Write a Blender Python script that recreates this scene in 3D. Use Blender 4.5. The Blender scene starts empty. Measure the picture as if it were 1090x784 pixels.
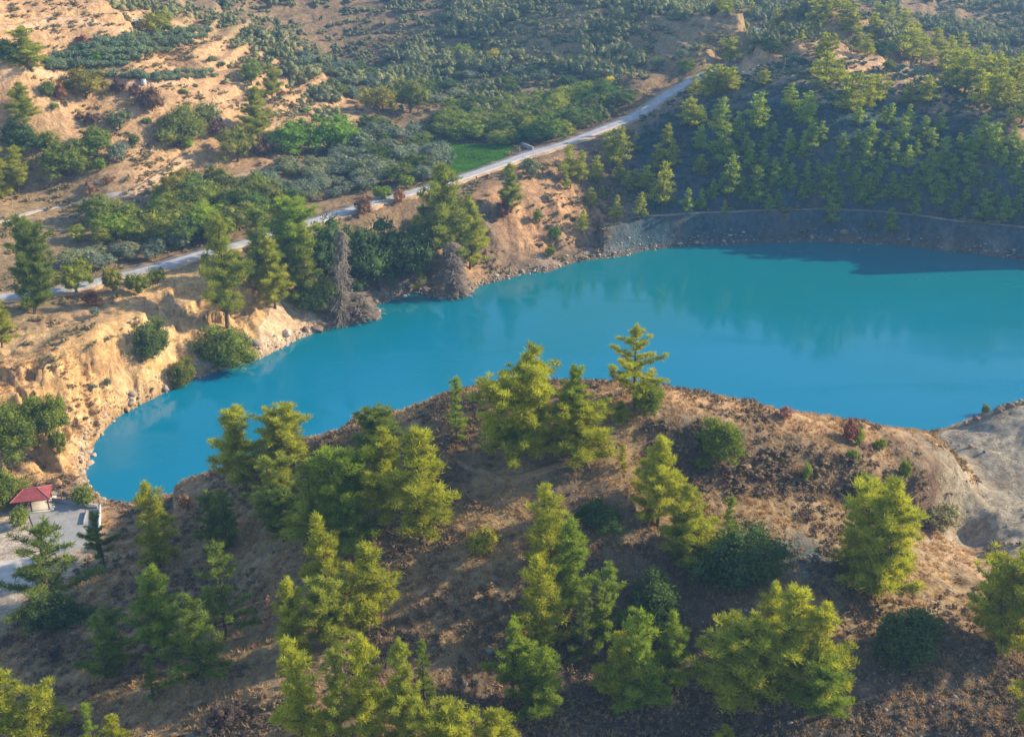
import bpy, math, random
import numpy as np
from mathutils import Vector, Matrix

# ------------------------------------------------------------------ camera, sky, sun, exposure
scene = bpy.context.scene
COL = scene.collection
R = math.radians
CAM_H = 110.0
PITCH = R(24.0)
FPX = 1300.0                       # focal length in photograph pixels (1090 x 784)

cam_data = bpy.data.cameras.new("camera")
cam = bpy.data.objects.new("camera", cam_data)
COL.objects.link(cam)
cam.location = (0, 0, CAM_H)
cam.rotation_euler = (R(90) - PITCH, 0, 0)
cam_data.sensor_width = 36.0
cam_data.lens = 36.0 * FPX / 1090.0
cam_data.clip_start = 1.0
cam_data.clip_end = 9000.0
scene.camera = cam

SUN_EL = R(26.0)
SUN_AZ = R(12.0)                   # measured from +X (right) towards +Y (away)
sun_dir = Vector((math.cos(SUN_EL) * math.cos(SUN_AZ), math.cos(SUN_EL) * math.sin(SUN_AZ), math.sin(SUN_EL)))
world = bpy.data.worlds.new("World")
scene.world = world
world.use_nodes = True
wn = world.node_tree.nodes
wl = world.node_tree.links
bg = wn["Background"]
sky = wn.new("ShaderNodeTexSky")
sky.sky_type = 'NISHITA'
sky.sun_disc = False
sky.sun_elevation = SUN_EL
sky.sun_rotation = R(90) - SUN_AZ
sky.altitude = 400
sky.air_density = 1.0
sky.dust_density = 0.6
sky.ozone_density = 2.0
wl.new(sky.outputs[0], bg.inputs[0])
bg.inputs[1].default_value = 0.15

sun_data = bpy.data.lights.new("sun", 'SUN')
sun_data.energy = 4.6
sun_data.angle = R(0.6)
sun_data.color = (1.0, 0.84, 0.60)
sun = bpy.data.objects.new("sun", sun_data)
COL.objects.link(sun)
sun.rotation_euler = sun_dir.to_track_quat('Z', 'Y').to_euler()
sun.location = (300, 200, 300)

scene.view_settings.view_transform = 'Standard'
scene.view_settings.look = 'None'
scene.view_settings.exposure = 0.68
scene.view_settings.gamma = 1.0
scene.render.engine = 'CYCLES'
scene.cycles.use_denoising = True
scene.cycles.max_bounces = 6
scene.cycles.diffuse_bounces = 3
scene.cycles.transmission_bounces = 2
scene.cycles.volume_bounces = 0
scene.cycles.caustics_reflective = False
scene.cycles.caustics_refractive = False

rng = np.random.default_rng(7)
random.seed(7)

# ------------------------------------------------------------------ geometry helpers
cp, sp = math.cos(PITCH), math.sin(PITCH)

def px_dir(u, v):
    u = np.asarray(u, float); v = np.asarray(v, float)
    a = (u - 545.0) / FPX; b = (392.0 - v) / FPX
    return a, cp + b * sp, -sp + b * cp

def px_at_z(u, v, z):
    """world point on the sight line of photograph pixel (u, v) at height z"""
    a, f, d = px_dir(u, v)
    t = (np.asarray(z, float) - CAM_H) / d
    return a * t, f * t

def world_px(x, y, z):
    dz = z - CAM_H
    fw = y * cp - dz * sp
    up = y * sp + dz * cp
    return 545 + FPX * x / fw, 392 - FPX * up / fw

def hash2(ix, iy, seed):
    h = (ix.astype(np.int64) * 374761393 + iy.astype(np.int64) * 668265263 + seed * 974634777) & 0xFFFFFFFF
    h = ((h ^ (h >> 13)) * 1274126177) & 0xFFFFFFFF
    h = h ^ (h >> 16)
    return (h & 0xFFFFFF) / float(0x1000000)

def vnoise(x, y, seed=0):
    ix = np.floor(x); iy = np.floor(y)
    fx = x - ix; fy = y - iy
    fx = fx * fx * fx * (fx * (fx * 6 - 15) + 10); fy = fy * fy * fy * (fy * (fy * 6 - 15) + 10)
    a = hash2(ix, iy, seed); b = hash2(ix + 1, iy, seed)
    c = hash2(ix, iy + 1, seed); d = hash2(ix + 1, iy + 1, seed)
    return (a + (b - a) * fx) * (1 - fy) + (c + (d - c) * fx) * fy

def fbm(x, y, scale, octaves=4, seed=0, gain=0.5):
    s = 0.0; amp = 1.0; tot = 0.0; f = 1.0 / scale
    c, n = math.cos(0.7), math.sin(0.7)
    for i in range(octaves):
        s = s + amp * (vnoise(x * f, y * f, seed + i * 17) * 2 - 1)
        tot += amp; amp *= gain
        x, y = (x * c - y * n), (x * n + y * c)
        f *= 2.03
    return s / tot

def sstep(a, b, x):
    t = np.clip((x - a) / (b - a), 0, 1)
    return t * t * (3 - 2 * t)

def seg_dist(x, y, P, closed=False, vals=None):
    """distance from points to a polyline; also interpolated value along it"""
    n = len(P)
    best = np.full(x.shape, 1e9); bv = np.zeros(x.shape)
    for i in range(n if closed else n - 1):
        ax, ay = P[i][0], P[i][1]; bx, by = P[(i + 1) % n][0], P[(i + 1) % n][1]
        dx, dy = bx - ax, by - ay
        L = dx * dx + dy * dy + 1e-9
        t = np.clip(((x - ax) * dx + (y - ay) * dy) / L, 0, 1)
        d = np.hypot(x - ax - t * dx, y - ay - t * dy)
        m = d < best
        best = np.where(m, d, best)
        if vals is not None:
            bv = np.where(m, vals[i] + (vals[(i + 1) % n] - vals[i]) * t, bv)
    return (best, bv) if vals is not None else best

def inside(x, y, P):
    c = np.zeros(x.shape, bool)
    n = len(P)
    for i in range(n):
        x1, y1 = P[i][0], P[i][1]; x2, y2 = P[(i + 1) % n][0], P[(i + 1) % n][1]
        if y1 == y2: continue
        cond = ((y1 > y) != (y2 > y)) & (x < (x2 - x1) * (y - y1) / (y2 - y1) + x1)
        c ^= cond
    return c

def smooth_line(P, n=8):
    """Catmull-Rom through the points"""
    P = [np.array(p, float) for p in P]
    out = []
    Q = [2 * P[0] - P[1]] + P + [2 * P[-1] - P[-2]]
    for i in range(1, len(Q) - 2):
        p0, p1, p2, p3 = Q[i - 1], Q[i], Q[i + 1], Q[i + 2]
        for k in range(n):
            t = k / n
            out.append(0.5 * ((2 * p1) + (-p0 + p2) * t + (2 * p0 - 5 * p1 + 4 * p2 - p3) * t * t + (-p0 + 3 * p1 - 3 * p2 + p3) * t ** 3))
    out.append(P[-1])
    return np.array(out)

# ------------------------------------------------------------------ terrain control points
# (u, v, height, ground kind) ; the world position follows from the sight line
TAN, OCH, BRN, DRY, GRY, PAL, SOIL, RED, DRK, CON = range(10)
PALETTE = np.array([
    (0.55, 0.355, 0.19),   # tan dry hill
    (0.66, 0.42, 0.185),   # ochre cliff
    (0.20, 0.152, 0.105),  # brown scrub
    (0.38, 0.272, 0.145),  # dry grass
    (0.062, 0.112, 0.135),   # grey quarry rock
    (0.46, 0.40, 0.29),   # pale tailings
    (0.25, 0.18, 0.105),  # valley soil
    (0.54, 0.32, 0.165),   # reddish bank
    (0.135, 0.105, 0.08),  # foreground soil, darkened with the gully's shade painted in
    (0.55, 0.47, 0.38),   # gravel yard
])
CTRL = [
 # left hill
 (0,0,64,TAN),(90,0,60,TAN),(60,30,56,TAN),(0,60,52,TAN),(140,30,52,TAN),(200,8,47,DRY),(240,25,44,DRY),(200,45,44,TAN),(150,60,43,TAN),
 (300,30,36,SOIL),(0,120,38,TAN),(70,90,42,TAN),(220,70,38,TAN),(220,110,33,TAN),(150,110,36,TAN),(100,150,29,TAN),(0,180,25,DRY),
 (60,190,22,DRY),(130,180,24,TAN),(200,160,23,TAN),(270,90,31,TAN),(330,100,24,TAN),(290,150,21,TAN),(380,120,19,TAN),(300,180,18,TAN),
 (0,235,18,DRY),(80,220,18,DRY),(0,262,16,DRY),(150,230,17,DRY),(220,200,17,SOIL),(150,268,15,SOIL),(60,280,15,SOIL),
 # valley with orchards and field
 (350,170,17,SOIL),(400,150,17,SOIL),(450,130,16,SOIL),(420,185,16.5,SOIL),(510,165,17,SOIL),(500,130,16,SOIL),(560,110,17,SOIL),(620,115,20,TAN),
 (380,205,16,SOIL),(300,215,16,SOIL),(460,165,16,SOIL),(640,105,22,TAN),
 # far slopes
 (350,70,19,SOIL),(430,80,18,SOIL),(430,50,24,SOIL),(350,40,26,SOIL),(400,20,31,SOIL),(350,0,38,SOIL),(500,50,25,SOIL),(500,85,18,SOIL),(580,50,28,DRY),
 (500,15,33,SOIL),(600,15,38,DRY),(600,85,20,DRY),(680,50,30,DRY),(700,15,40,DRY),(680,80,25,DRY),(770,20,42,DRY),(740,50,36,DRY),
 # right ridge
 (750,88,33,TAN),(800,72,38,TAN),(860,64,42,TAN),(900,70,41,TAN),(950,76,39,TAN),(990,92,37,TAN),(1030,112,34,TAN),(1090,140,31,TAN),(1150,165,30,TAN),
 (830,35,45,DRY),(880,12,48,DRY),(800,15,44,DRY),
 (930,60,38,SOIL),(1000,60,27,SOIL),(1090,70,21,SOIL),(1000,25,24,SOIL),(1090,20,25,DRY),(1000,0,30,DRY),(1090,0,30,DRY),(960,20,30,SOIL),
 # ridge face
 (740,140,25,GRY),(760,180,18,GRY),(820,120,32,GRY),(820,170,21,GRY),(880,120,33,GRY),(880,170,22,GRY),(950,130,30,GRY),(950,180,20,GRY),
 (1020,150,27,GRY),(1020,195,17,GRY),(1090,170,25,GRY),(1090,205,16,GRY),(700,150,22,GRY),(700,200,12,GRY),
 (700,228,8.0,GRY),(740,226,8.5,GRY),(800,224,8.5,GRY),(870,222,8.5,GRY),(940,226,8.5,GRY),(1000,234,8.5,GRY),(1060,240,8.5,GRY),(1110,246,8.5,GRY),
 # bank below the road
 (640,160,18.5,BRN),(600,180,17,RED),(560,185,17.5,RED),(640,200,12,BRN),(600,225,10,RED),(540,220,13,RED),(560,255,6,RED),(640,240,5,RED),
 (500,230,13,BRN),(460,250,9,SOIL),(430,250,8,SOIL),(400,250,11,SOIL),(380,290,5,SOIL),(340,290,8,SOIL),(300,270,14,SOIL),(260,300,12,OCH),
 (300,325,6,OCH),(430,295,4,BRN),(500,285,4,RED),
 # ochre cliff on the left shore
 (190,300,14.5,OCH),(220,308,13,OCH),(140,318,14,OCH),(90,340,13.5,TAN),(40,365,13.5,OCH),(0,395,13,OCH),(-60,420,13,OCH),(100,312,14,DRY),(40,330,14,DRY),(0,350,14,DRY),
 (200,345,8,OCH),(160,365,9.5,OCH),(120,385,10,OCH),(70,400,11,OCH),(30,430,9,OCH),(200,385,3.5,OCH),(150,410,4,OCH),(100,435,4.5,OCH),(60,450,6,OCH),
 (0,450,8,OCH),(85,480,3.5,OCH),(50,490,4.5,OCH),(0,495,4,TAN),(-60,500,5,TAN),(250,350,6,OCH),(290,355,4,OCH),
 # yard at the left end of the lake
 (20,520,3,CON),(80,535,2.6,CON),(60,560,3,CON),(0,560,3,CON),(120,550,2.5,TAN),(0,610,3,CON),(40,600,3.2,CON),(-60,600,3,CON),(-60,680,3,CON),(-100,560,3,CON),
 # foreground hill
 (190,514,6,BRN),(160,560,4.5,DRY),(250,495,12,DRY),(340,465,19,BRN),(430,437,27,DRY),(480,419,31,DRY),(560,406,34,DRY),(640,409,35,DRY),(720,415,34,TAN),
 (800,431,31,TAN),(860,441,29,TAN),(900,449,27,TAN),(950,458,24.5,TAN),(1000,470,20.5,TAN),(1035,513,16,BRN),
 (660,440,34.5,DRY),(750,470,31,BRN),(830,475,28,BRN),(900,490,25,BRN),(960,505,20.5,BRN),(600,470,32,BRN),(540,510,29,DRY),(480,480,30,BRN),
 (700,500,29.5,DRY),(800,520,26.5,DRY),(870,530,24.5,DRY),(940,540,21,DRY),(600,540,27,BRN),(500,560,26,DRY),(440,600,23.5,DRY),(400,550,24,BRN),
 (300,560,17.5,DRY),(220,580,11,DRY),(230,640,13,DRY),(130,600,6.5,DRY),(100,650,8.5,DRY),(30,665,5,DRY),(0,690,5,DRY),(60,720,9,DRY),(0,784,9,BRN),
 (160,720,13.5,DRY),(200,784,16,DRY),(300,700,19,DRY),(300,784,19.5,DRY),(400,680,20.5,DRK),(480,660,21,DRY),(420,784,18,DRK),(540,740,15.5,DRK),
 (620,640,20,DRK),(620,720,15.5,DRK),(620,784,13.5,DRK),(700,600,22.5,BRN),(760,570,24,DRY),(850,580,22.5,GRY),(900,610,20.5,DRY),(960,600,18.5,DRY),  # grey point: the solitary pine's cast shadow painted into the ground colour
 (830,660,19.5,DRY),(760,700,16,DRK),(860,740,15.5,DRK),(950,680,17,DRY),(960,740,15.5,DRK),(1040,640,15.4,DRY),(1090,690,16,DRK),(1060,784,14,DRK),(850,784,13.5,DRK),
 (730,784,12.5,DRK),(1090,620,14.6,TAN),(1160,640,16,DRK),(1160,760,15,DRK),
 # pale tailings on the right
 (985,468,11,PAL),(1030,458,12.5,PAL),(1060,440,14.5,PAL),(1090,432,15.5,PAL),(1150,425,16,PAL),(1030,490,12.5,PAL),(1080,470,14,PAL),(1060,500,13,PAL),(985,515,19,BRN),(1010,520,17,BRN),(1000,490,19.7,BRN),(1020,503,17.8,BRN),(1042,509,12.2,PAL),(1022,486,12,PAL),(1004,476,11.6,PAL),(1050,522,12.8,PAL),(1035,528,13,PAL),(1010,540,14,PAL),(985,545,15.5,TAN),
 (1060,545,13.5,PAL),(1020,575,14.2,TAN),(1090,580,13.8,PAL),(1000,560,15,PAL),(1030,535,13.6,PAL),(1160,520,15,PAL),
]
# hidden or off-frame ground given directly: x, y, height, kind
WORLD = [
 (-60,60,8,DRK),(0,50,6,DRK),(60,60,9,DRK),(0,0,4,DRK),(-150,60,6,DRY),(150,60,36,DRK),(105,95,17,DRK),(200,110,55,DRK),(130,80,26,DRK),  # unseen hill off to the right is added to shade the near slope
 (-160,150,3,CON),(-200,200,5,TAN),(-220,260,15,TAN),(-260,320,26,TAN),(-300,400,48,TAN),(-200,440,62,TAN),(-340,520,72,DRY),
 (150,180,17,PAL),(220,200,20,PAL),(280,250,24,GRY),(270,310,42,GRY),(320,330,72,GRY),(380,300,100,DRY),(215,370,42,TAN),(300,420,62,DRY),  # unseen right-hand heights, raised to throw shade on the quarry slope and lake
 (-60,195,4,BRN),(-30,205,8,BRN),(0,208,6,BRN),(30,208,5,BRN),(58,202,4,BRN),
 (40,430,32,SOIL),(80,440,32,SOIL),(110,440,28,SOIL),(150,430,22,SOIL),(200,450,18,SOIL),(150,500,20,SOIL),
 (-100,620,44,DRY),(0,640,44,DRY),(150,660,48,DRY),(320,640,40,DRY),(-250,700,75,DRY),(0,800,80,DRY),(300,850,85,DRY),(-500,900,130,DRY),
 (0,1200,150,DRY),(600,1200,160,DRY),(-700,1400,190,DRY),(0,2000,230,DRY),(900,2000,250,DRY),(-900,2200,260,DRY),(600,600,60,DRY),(-600,500,90,TAN),
 (500,200,50,DRY),(-500,150,40,DRY),(600,0,60,DRK),(-500,0,30,DRK),(1200,1500,170,DRY),
]
LAKE_PX = [(90,500),(96,486),(103,468),(122,446),(150,430),(176,417),(200,405),(240,392),(270,384),(300,370),(325,358),(345,351),(372,343),(400,341),(404,334),(392,328),
 (420,318),(440,312),(470,318),(500,312),(512,303),(536,298),(560,291),(585,289),(610,280),(640,275),(665,272),(690,266),(740,261),(800,259),(870,257),(940,260),(1000,264),(1050,270),(1090,276),
 (1150,285),(1230,310),(1280,350),(1260,400),(1180,425),(1090,428),(1062,436),(1030,456),(985,466),(960,478),(850,458),(700,436),(560,430),(450,452),(350,485),(250,516),(190,530),(150,540),(135,541),(112,533),(98,520)]
LAKE = np.array([px_at_z(u, v, 0.0) for u, v in LAKE_PX])
_l = smooth_line(list(LAKE) + [LAKE[0]], 4)[:-1]
LAKE_S = _l
_seg = np.roll(LAKE_S, -1, 0) - LAKE_S

ROAD_PX = [(-140,345,14),(-40,322,14),(60,310,14.3),(110,298,14.6),(165,285,15),(215,270,15.3),(270,256,15.6),(325,238,15.8),(365,226,16),(400,215,16.3),(440,204,16.6),(485,191,17),
 (530,176,17.7),(560,165,18.3),(600,153,19.5),(640,138,21),(675,124,22.5),(700,108,24.5),(722,94,26.8),(748,80,30),(790,68,33)]
ROAD = smooth_line([(*px_at_z(u, v, z), z) for u, v, z in ROAD_PX[:-1]] + [(92, 470, 31), (100, 520, 28)], 6)

_cx, _cy, _cz, _ck = [], [], [], []
for u, v, z, k in CTRL:
    x, y = px_at_z(u, v, z)
    _cx.append(float(x)); _cy.append(float(y)); _cz.append(z); _ck.append(k)
for u, v, z in [(340,465,19),(430,437,27),(480,419,31),(560,406,34),(600,406,35),(640,408,35),(680,411,34.6),(720,415,34),(760,422,32.5),(800,431,31),(860,441,29),(900,449,27),(950,458,24.5),(1000,470,20.5)]:
    x, y = px_at_z(u, v, z)                     # the far side of the hill falls steeply to the lake
    for d_, q_ in ((7.0, 0.52), (16.0, 0.66), (26.0, 0.72)):
        if z - q_ * d_ < 2: continue
        n_ = math.hypot(x, y)
        _cx.append(float(x * (1 + d_ / n_))); _cy.append(float(y * (1 + d_ / n_))); _cz.append(z - q_ * d_); _ck.append(BRN)
for x, y, z, k in WORLD:
    _cx.append(x); _cy.append(y); _cz.append(z); _ck.append(k)
for i in range(0, len(ROAD), 6):
    _cx.append(ROAD[i, 0]); _cy.append(ROAD[i, 1]); _cz.append(ROAD[i, 2]); _ck.append(SOIL)
for i, (u, v) in enumerate(LAKE_PX):
    x, y = LAKE[i]
    _cx.append(float(x)); _cy.append(float(y)); _cz.append(0.4)
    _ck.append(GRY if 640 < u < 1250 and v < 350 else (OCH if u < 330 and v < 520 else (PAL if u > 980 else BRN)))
for x, y in [(0, 250), (50, 270), (100, 280), (-60, 225), (150, 270), (0, 230), (60, 240), (-30, 260)]:
    _cx.append(x); _cy.append(y); _cz.append(-7); _ck.append(GRY)
_cx = np.array(_cx); _cy = np.array(_cy); _cz = np.array(_cz, float); _ck = np.array(_ck)
S = 100.0

def _phi(r2):
    return 0.5 * r2 * np.log(r2 + 1e-12)

_n = len(_cx)
_A = np.zeros((_n + 3, _n + 3))
_r2 = ((_cx[:, None] - _cx[None]) ** 2 + (_cy[:, None] - _cy[None]) ** 2) / S ** 2
_A[:_n, :_n] = _phi(_r2) + np.eye(_n) * 2e-4
_A[:_n, _n] = 1; _A[:_n, _n + 1] = _cx / S; _A[:_n, _n + 2] = _cy / S
_A[_n:, :_n] = _A[:_n, _n:].T
_w = np.linalg.solve(_A, np.concatenate([_cz, [0, 0, 0]]))

def height(x, y):
    x = np.asarray(x, float); y = np.asarray(y, float)
    shp = x.shape; x = x.ravel(); y = y.ravel()
    out = np.empty(x.shape)
    for s in range(0, len(x), 40000):
        e = s + 40000
        X, Y = x[s:e], y[s:e]
        r2 = ((X[:, None] - _cx[None]) ** 2 + (Y[:, None] - _cy[None]) ** 2) / S ** 2
        out[s:e] = _phi(r2) @ _w[:_n] + _w[_n] + _w[_n + 1] * X / S + _w[_n + 2] * Y / S
    h = out
    far = sstep(370, 440, np.hypot(x, y))
    lefthill = sstep(-40, -90, x) * sstep(290, 330, y)
    # terraces on the far slopes
    st = 3.2
    hh = h + 3.0 * fbm(x, y, 60, 4, 5)
    q = hh / st
    fr = q - np.floor(q)
    terr = (np.floor(q) + sstep(0.62, 0.98, fr)) * st - hh
    tm = np.clip(far * 0.85 + lefthill * 0.22, 0, 0.85) * sstep(17, 24, h)
    h = h + terr * tm
    # relief
    rocky = sstep(30, 5, seg_dist(x, y, LAKE)) * (h < 14.5)
    n1 = fbm(x, y, 26, 4, 1)
    n2 = fbm(x, y, 6, 4, 2)
    lake_d = seg_dist(x, y, LAKE_S, True)
    ins = inside(x, y, LAKE_S)
    near = sstep(0, 14, lake_d)
    cliff = ((x < -15) & (y > 190) & (y < 300)) | ((y > 290) & (x < 40))
    gul = np.abs(fbm(x + 4 * n2, y, 8.5, 4, 9))
    ridg = (1 - gul * 3.2)
    fgm = (y < 215) & (x > -110)
    h = h + n1 * (0.9 - 0.45 * fgm + 1.2 * far) * near + n2 * (0.28 + 0.3 * far + 0.25 * cliff)
    steepband = sstep(1.5, 4, h) * sstep(15.0, 11.5, h) * sstep(34, 22, lake_d) * cliff
    gx = fbm(x * 0.75 + y * 0.66, (y * 0.75 - x * 0.66) * 0.35, 5.0, 4, 19)      # gullies that run down the cut bank
    h = h + (ridg * 1.0 + (0.5 - np.abs(gx) * 3.2) * 1.7) * steepband * np.where(x < -60, 1.0, 0.6)
    cut = (x < -60) & (y < 300) & (h > 7)
    led = h - (np.floor((h + 0.5 * n2) / 2.3) + sstep(0.45, 0.8, (h + 0.5 * n2) / 2.3 - np.floor((h + 0.5 * n2) / 2.3))) * 2.3 + 0.5 * n2
    h = h - led * 0.8 * cut * steepband
    fg = (y < 215) & (x > -110)
    h = h + fg * 0.45 * (fbm(x, y, 3.2, 3, 12)) * near
    # scarp with a ledge under it on the lake-side crest
    m = (x > 8) & (x < 90) & (y > 110) & (y < 200)
    if m.any():
        yl = np.interp(x[m], SCARP[:, 0], SCARP[:, 1])
        s_ = yl - y[m] + 0.8 * fbm(x[m], y[m], 6, 3, 71)
        al = sstep(SCARP[0, 0] - 4, SCARP[0, 0] + 6, x[m]) * (1 - sstep(SCARP[-1, 0] - 2, SCARP[-1, 0] + 4, x[m]))
        h[m] = h[m] + al * ((0.9 * np.exp(-((s_ + 5.5) / 3.0) ** 2)) - 2.2 * sstep(-4.5, 0.5, s_) * (1 - sstep(3, 24, s_)))
    # banks
    bank_right = (y > 300) & (x > 25)
    prof = np.where(bank_right, np.minimum(lake_d * 1.8, 7.4), 1.7 * (1 - np.exp(-lake_d / 1.6)))
    prof = prof + fbm(x, y, 3.0, 3, 31) * np.minimum(lake_d, 1.6) * 0.5
    hout = np.where(lake_d < 16, np.maximum(h, prof + 0.05), np.maximum(h, 1.2))
    hin = np.minimum(-0.25 - lake_d * 0.45, np.minimum(h, 50)); hin = np.maximum(hin, -9)
    h = np.where(ins, hin, hout)
    # road bed
    m = (np.abs(x) < 320) & (y > 200) & (y < 560)
    if m.any():
        d, zz = seg_dist(x[m], y[m], ROAD[::2], False, ROAD[::2, 2])
        k = 1 - sstep(2.6, 8.5, d)
        h[m] = h[m] * (1 - k) + (zz - 0.12) * k
    # bench above the quarry cliff
    m = (x > 20) & (x < 260) & (y > 290) & (y < 370)
    if m.any():
        d = seg_dist(x[m], y[m], BENCH)
        k = 1 - sstep(1.3, 3.2, d)
        h[m] = h[m] * (1 - k) + (8.4 + 0.25 * fbm(x[m], y[m], 9, 2, 81)) * k
    # levelled yard by the pavilion
    yx, yy = YARD_C
    d = np.hypot((x - yx) / 1.5, y - yy)
    k = (1 - sstep(15, 24, d)) * (lake_d > 1.0) * (~ins) * sstep(1.0, 3.0, lake_d) * (h < 7)
    h = h * (1 - k) + 2.9 * k
    return h.reshape(shp)

SCARP = np.array([px_at_z(a_, b_, z_) for a_, b_, z_ in [(680,488,30.5),(740,500,29),(820,508,26.5),(900,513,24),(985,530,18.5),(1030,526,16)]])
BENCH = smooth_line([px_at_z(a_, b_, 8.5) for a_, b_ in [(690,229),(740,226),(800,223.5),(870,222),(940,225),(1000,232),(1060,238),(1120,245),(1200,258)]], 6)
YARD_C = tuple(float(c) for c in px_at_z(35, 560, 3.0))

# polar-spaced terrain sheet: fine near the lake, coarse to the horizon
ang = np.concatenate([np.linspace(-80, -28, 40, endpoint=False), np.linspace(-28, 28, 760), np.linspace(28, 80, 41)[1:]])
rad = np.concatenate([np.linspace(12, 100, 45, endpoint=False), np.geomspace(100, 640, 600, endpoint=False), np.geomspace(640, 5200, 70)])
_a = np.radians(ang)
AX, RY = np.meshgrid(_a, rad)
OY = -12.0
GX = RY * np.sin(AX); GY = OY + RY * np.cos(AX)
GZ = height(GX, GY)
_f = RY > 900
GZ[_f] = 60 + 25 * fbm(GX, GY, 260, 4, 77)[_f]
GZ = np.where(GZ > 70, 70 + 45 * (1 - np.exp(-(GZ - 70) / 45)), GZ)   # hills out of frame stay below the camera's height

def ground(x, y):
    """height of the terrain sheet under (x, y)"""
    x = np.asarray(x, float); y = np.asarray(y, float)
    a = np.degrees(np.arctan2(x, y - OY)); r = np.hypot(x, y - OY)
    fa = np.interp(a, ang, np.arange(len(ang))); fr = np.interp(r, rad, np.arange(len(rad)))
    i = np.clip(np.floor(fa).astype(int), 0, len(ang) - 2); j = np.clip(np.floor(fr).astype(int), 0, len(rad) - 2)
    ta = fa - i; tr = fr - j
    return (GZ[j, i] * (1 - ta) + GZ[j, i + 1] * ta) * (1 - tr) + (GZ[j + 1, i] * (1 - ta) + GZ[j + 1, i + 1] * ta) * tr

_T = np.geomspace(70, 900, 1500)
def hit(u, v):
    """where the sight line of a photograph pixel meets the terrain"""
    a, f, d = px_dir(u, v)
    X = a * _T; Y = f * _T; Z = CAM_H + d * _T
    g = np.maximum(ground(X, Y), 0.0)
    below = np.nonzero(Z < g)[0]
    k = below[0] if len(below) else len(_T) - 1
    if k == 0: k = 1
    d0 = Z[k - 1] - g[k - 1]; d1 = g[k] - Z[k]
    t = _T[k - 1] + (_T[k] - _T[k - 1]) * d0 / max(d0 + d1, 1e-6)
    x, y = a * t, f * t
    return float(x), float(y), float(ground(x, y)), float(t)

# ------------------------------------------------------------------ object helpers
def tag(o, label=None, cat=None, group=None, kind=None):
    if label: o['label'] = label
    if cat: o['category'] = cat
    if group: o['group'] = group
    if kind: o['kind'] = kind
    return o

def mesh_np(name, V, F, mat=None, smooth=False, attrs=None):
    """V (n,3), F (m,k) with one k, or a list of arrays"""
    me = bpy.data.meshes.new(name)
    V = np.asarray(V, np.float32)
    Fs = F if isinstance(F, list) else [F]
    me.vertices.add(len(V)); me.vertices.foreach_set('co', V.ravel())
    nl = sum(f.size for f in Fs); npoly = sum(len(f) for f in Fs)
    me.loops.add(nl); me.polygons.add(npoly)
    me.loops.foreach_set('vertex_index', np.concatenate([f.ravel() for f in Fs]).astype(np.int32))
    st = []; c = 0
    for f in Fs:
        st.append(c + np.arange(len(f)) * f.shape[1]); c += f.size
    me.polygons.foreach_set('loop_start', np.concatenate(st).astype(np.int32))
    if smooth: me.polygons.foreach_set('use_smooth', np.ones(npoly, bool))
    if attrs:
        for an, (typ, dom, val) in attrs.items():
            at = me.attributes.new(an, typ, dom)
            at.data.foreach_set('color' if 'COLOR' in typ else 'value', np.asarray(val, np.float32).ravel())
    me.update(calc_edges=True)
    me.validate()
    if mat: me.materials.append(mat)
    return me

def link(name, me, parent=None):
    o = bpy.data.objects.new(name, me)
    COL.objects.link(o)
    if parent: o.parent = parent
    return o

def thing(name, loc, label, cat, group=None, rz=0.0, scale=None):
    o = bpy.data.objects.new(name, None)
    COL.objects.link(o)
    o.location = loc; o.rotation_euler = (0, 0, rz)
    if scale: o.scale = scale
    o.empty_display_size = 0.5
    return tag(o, label, cat, group)

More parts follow.
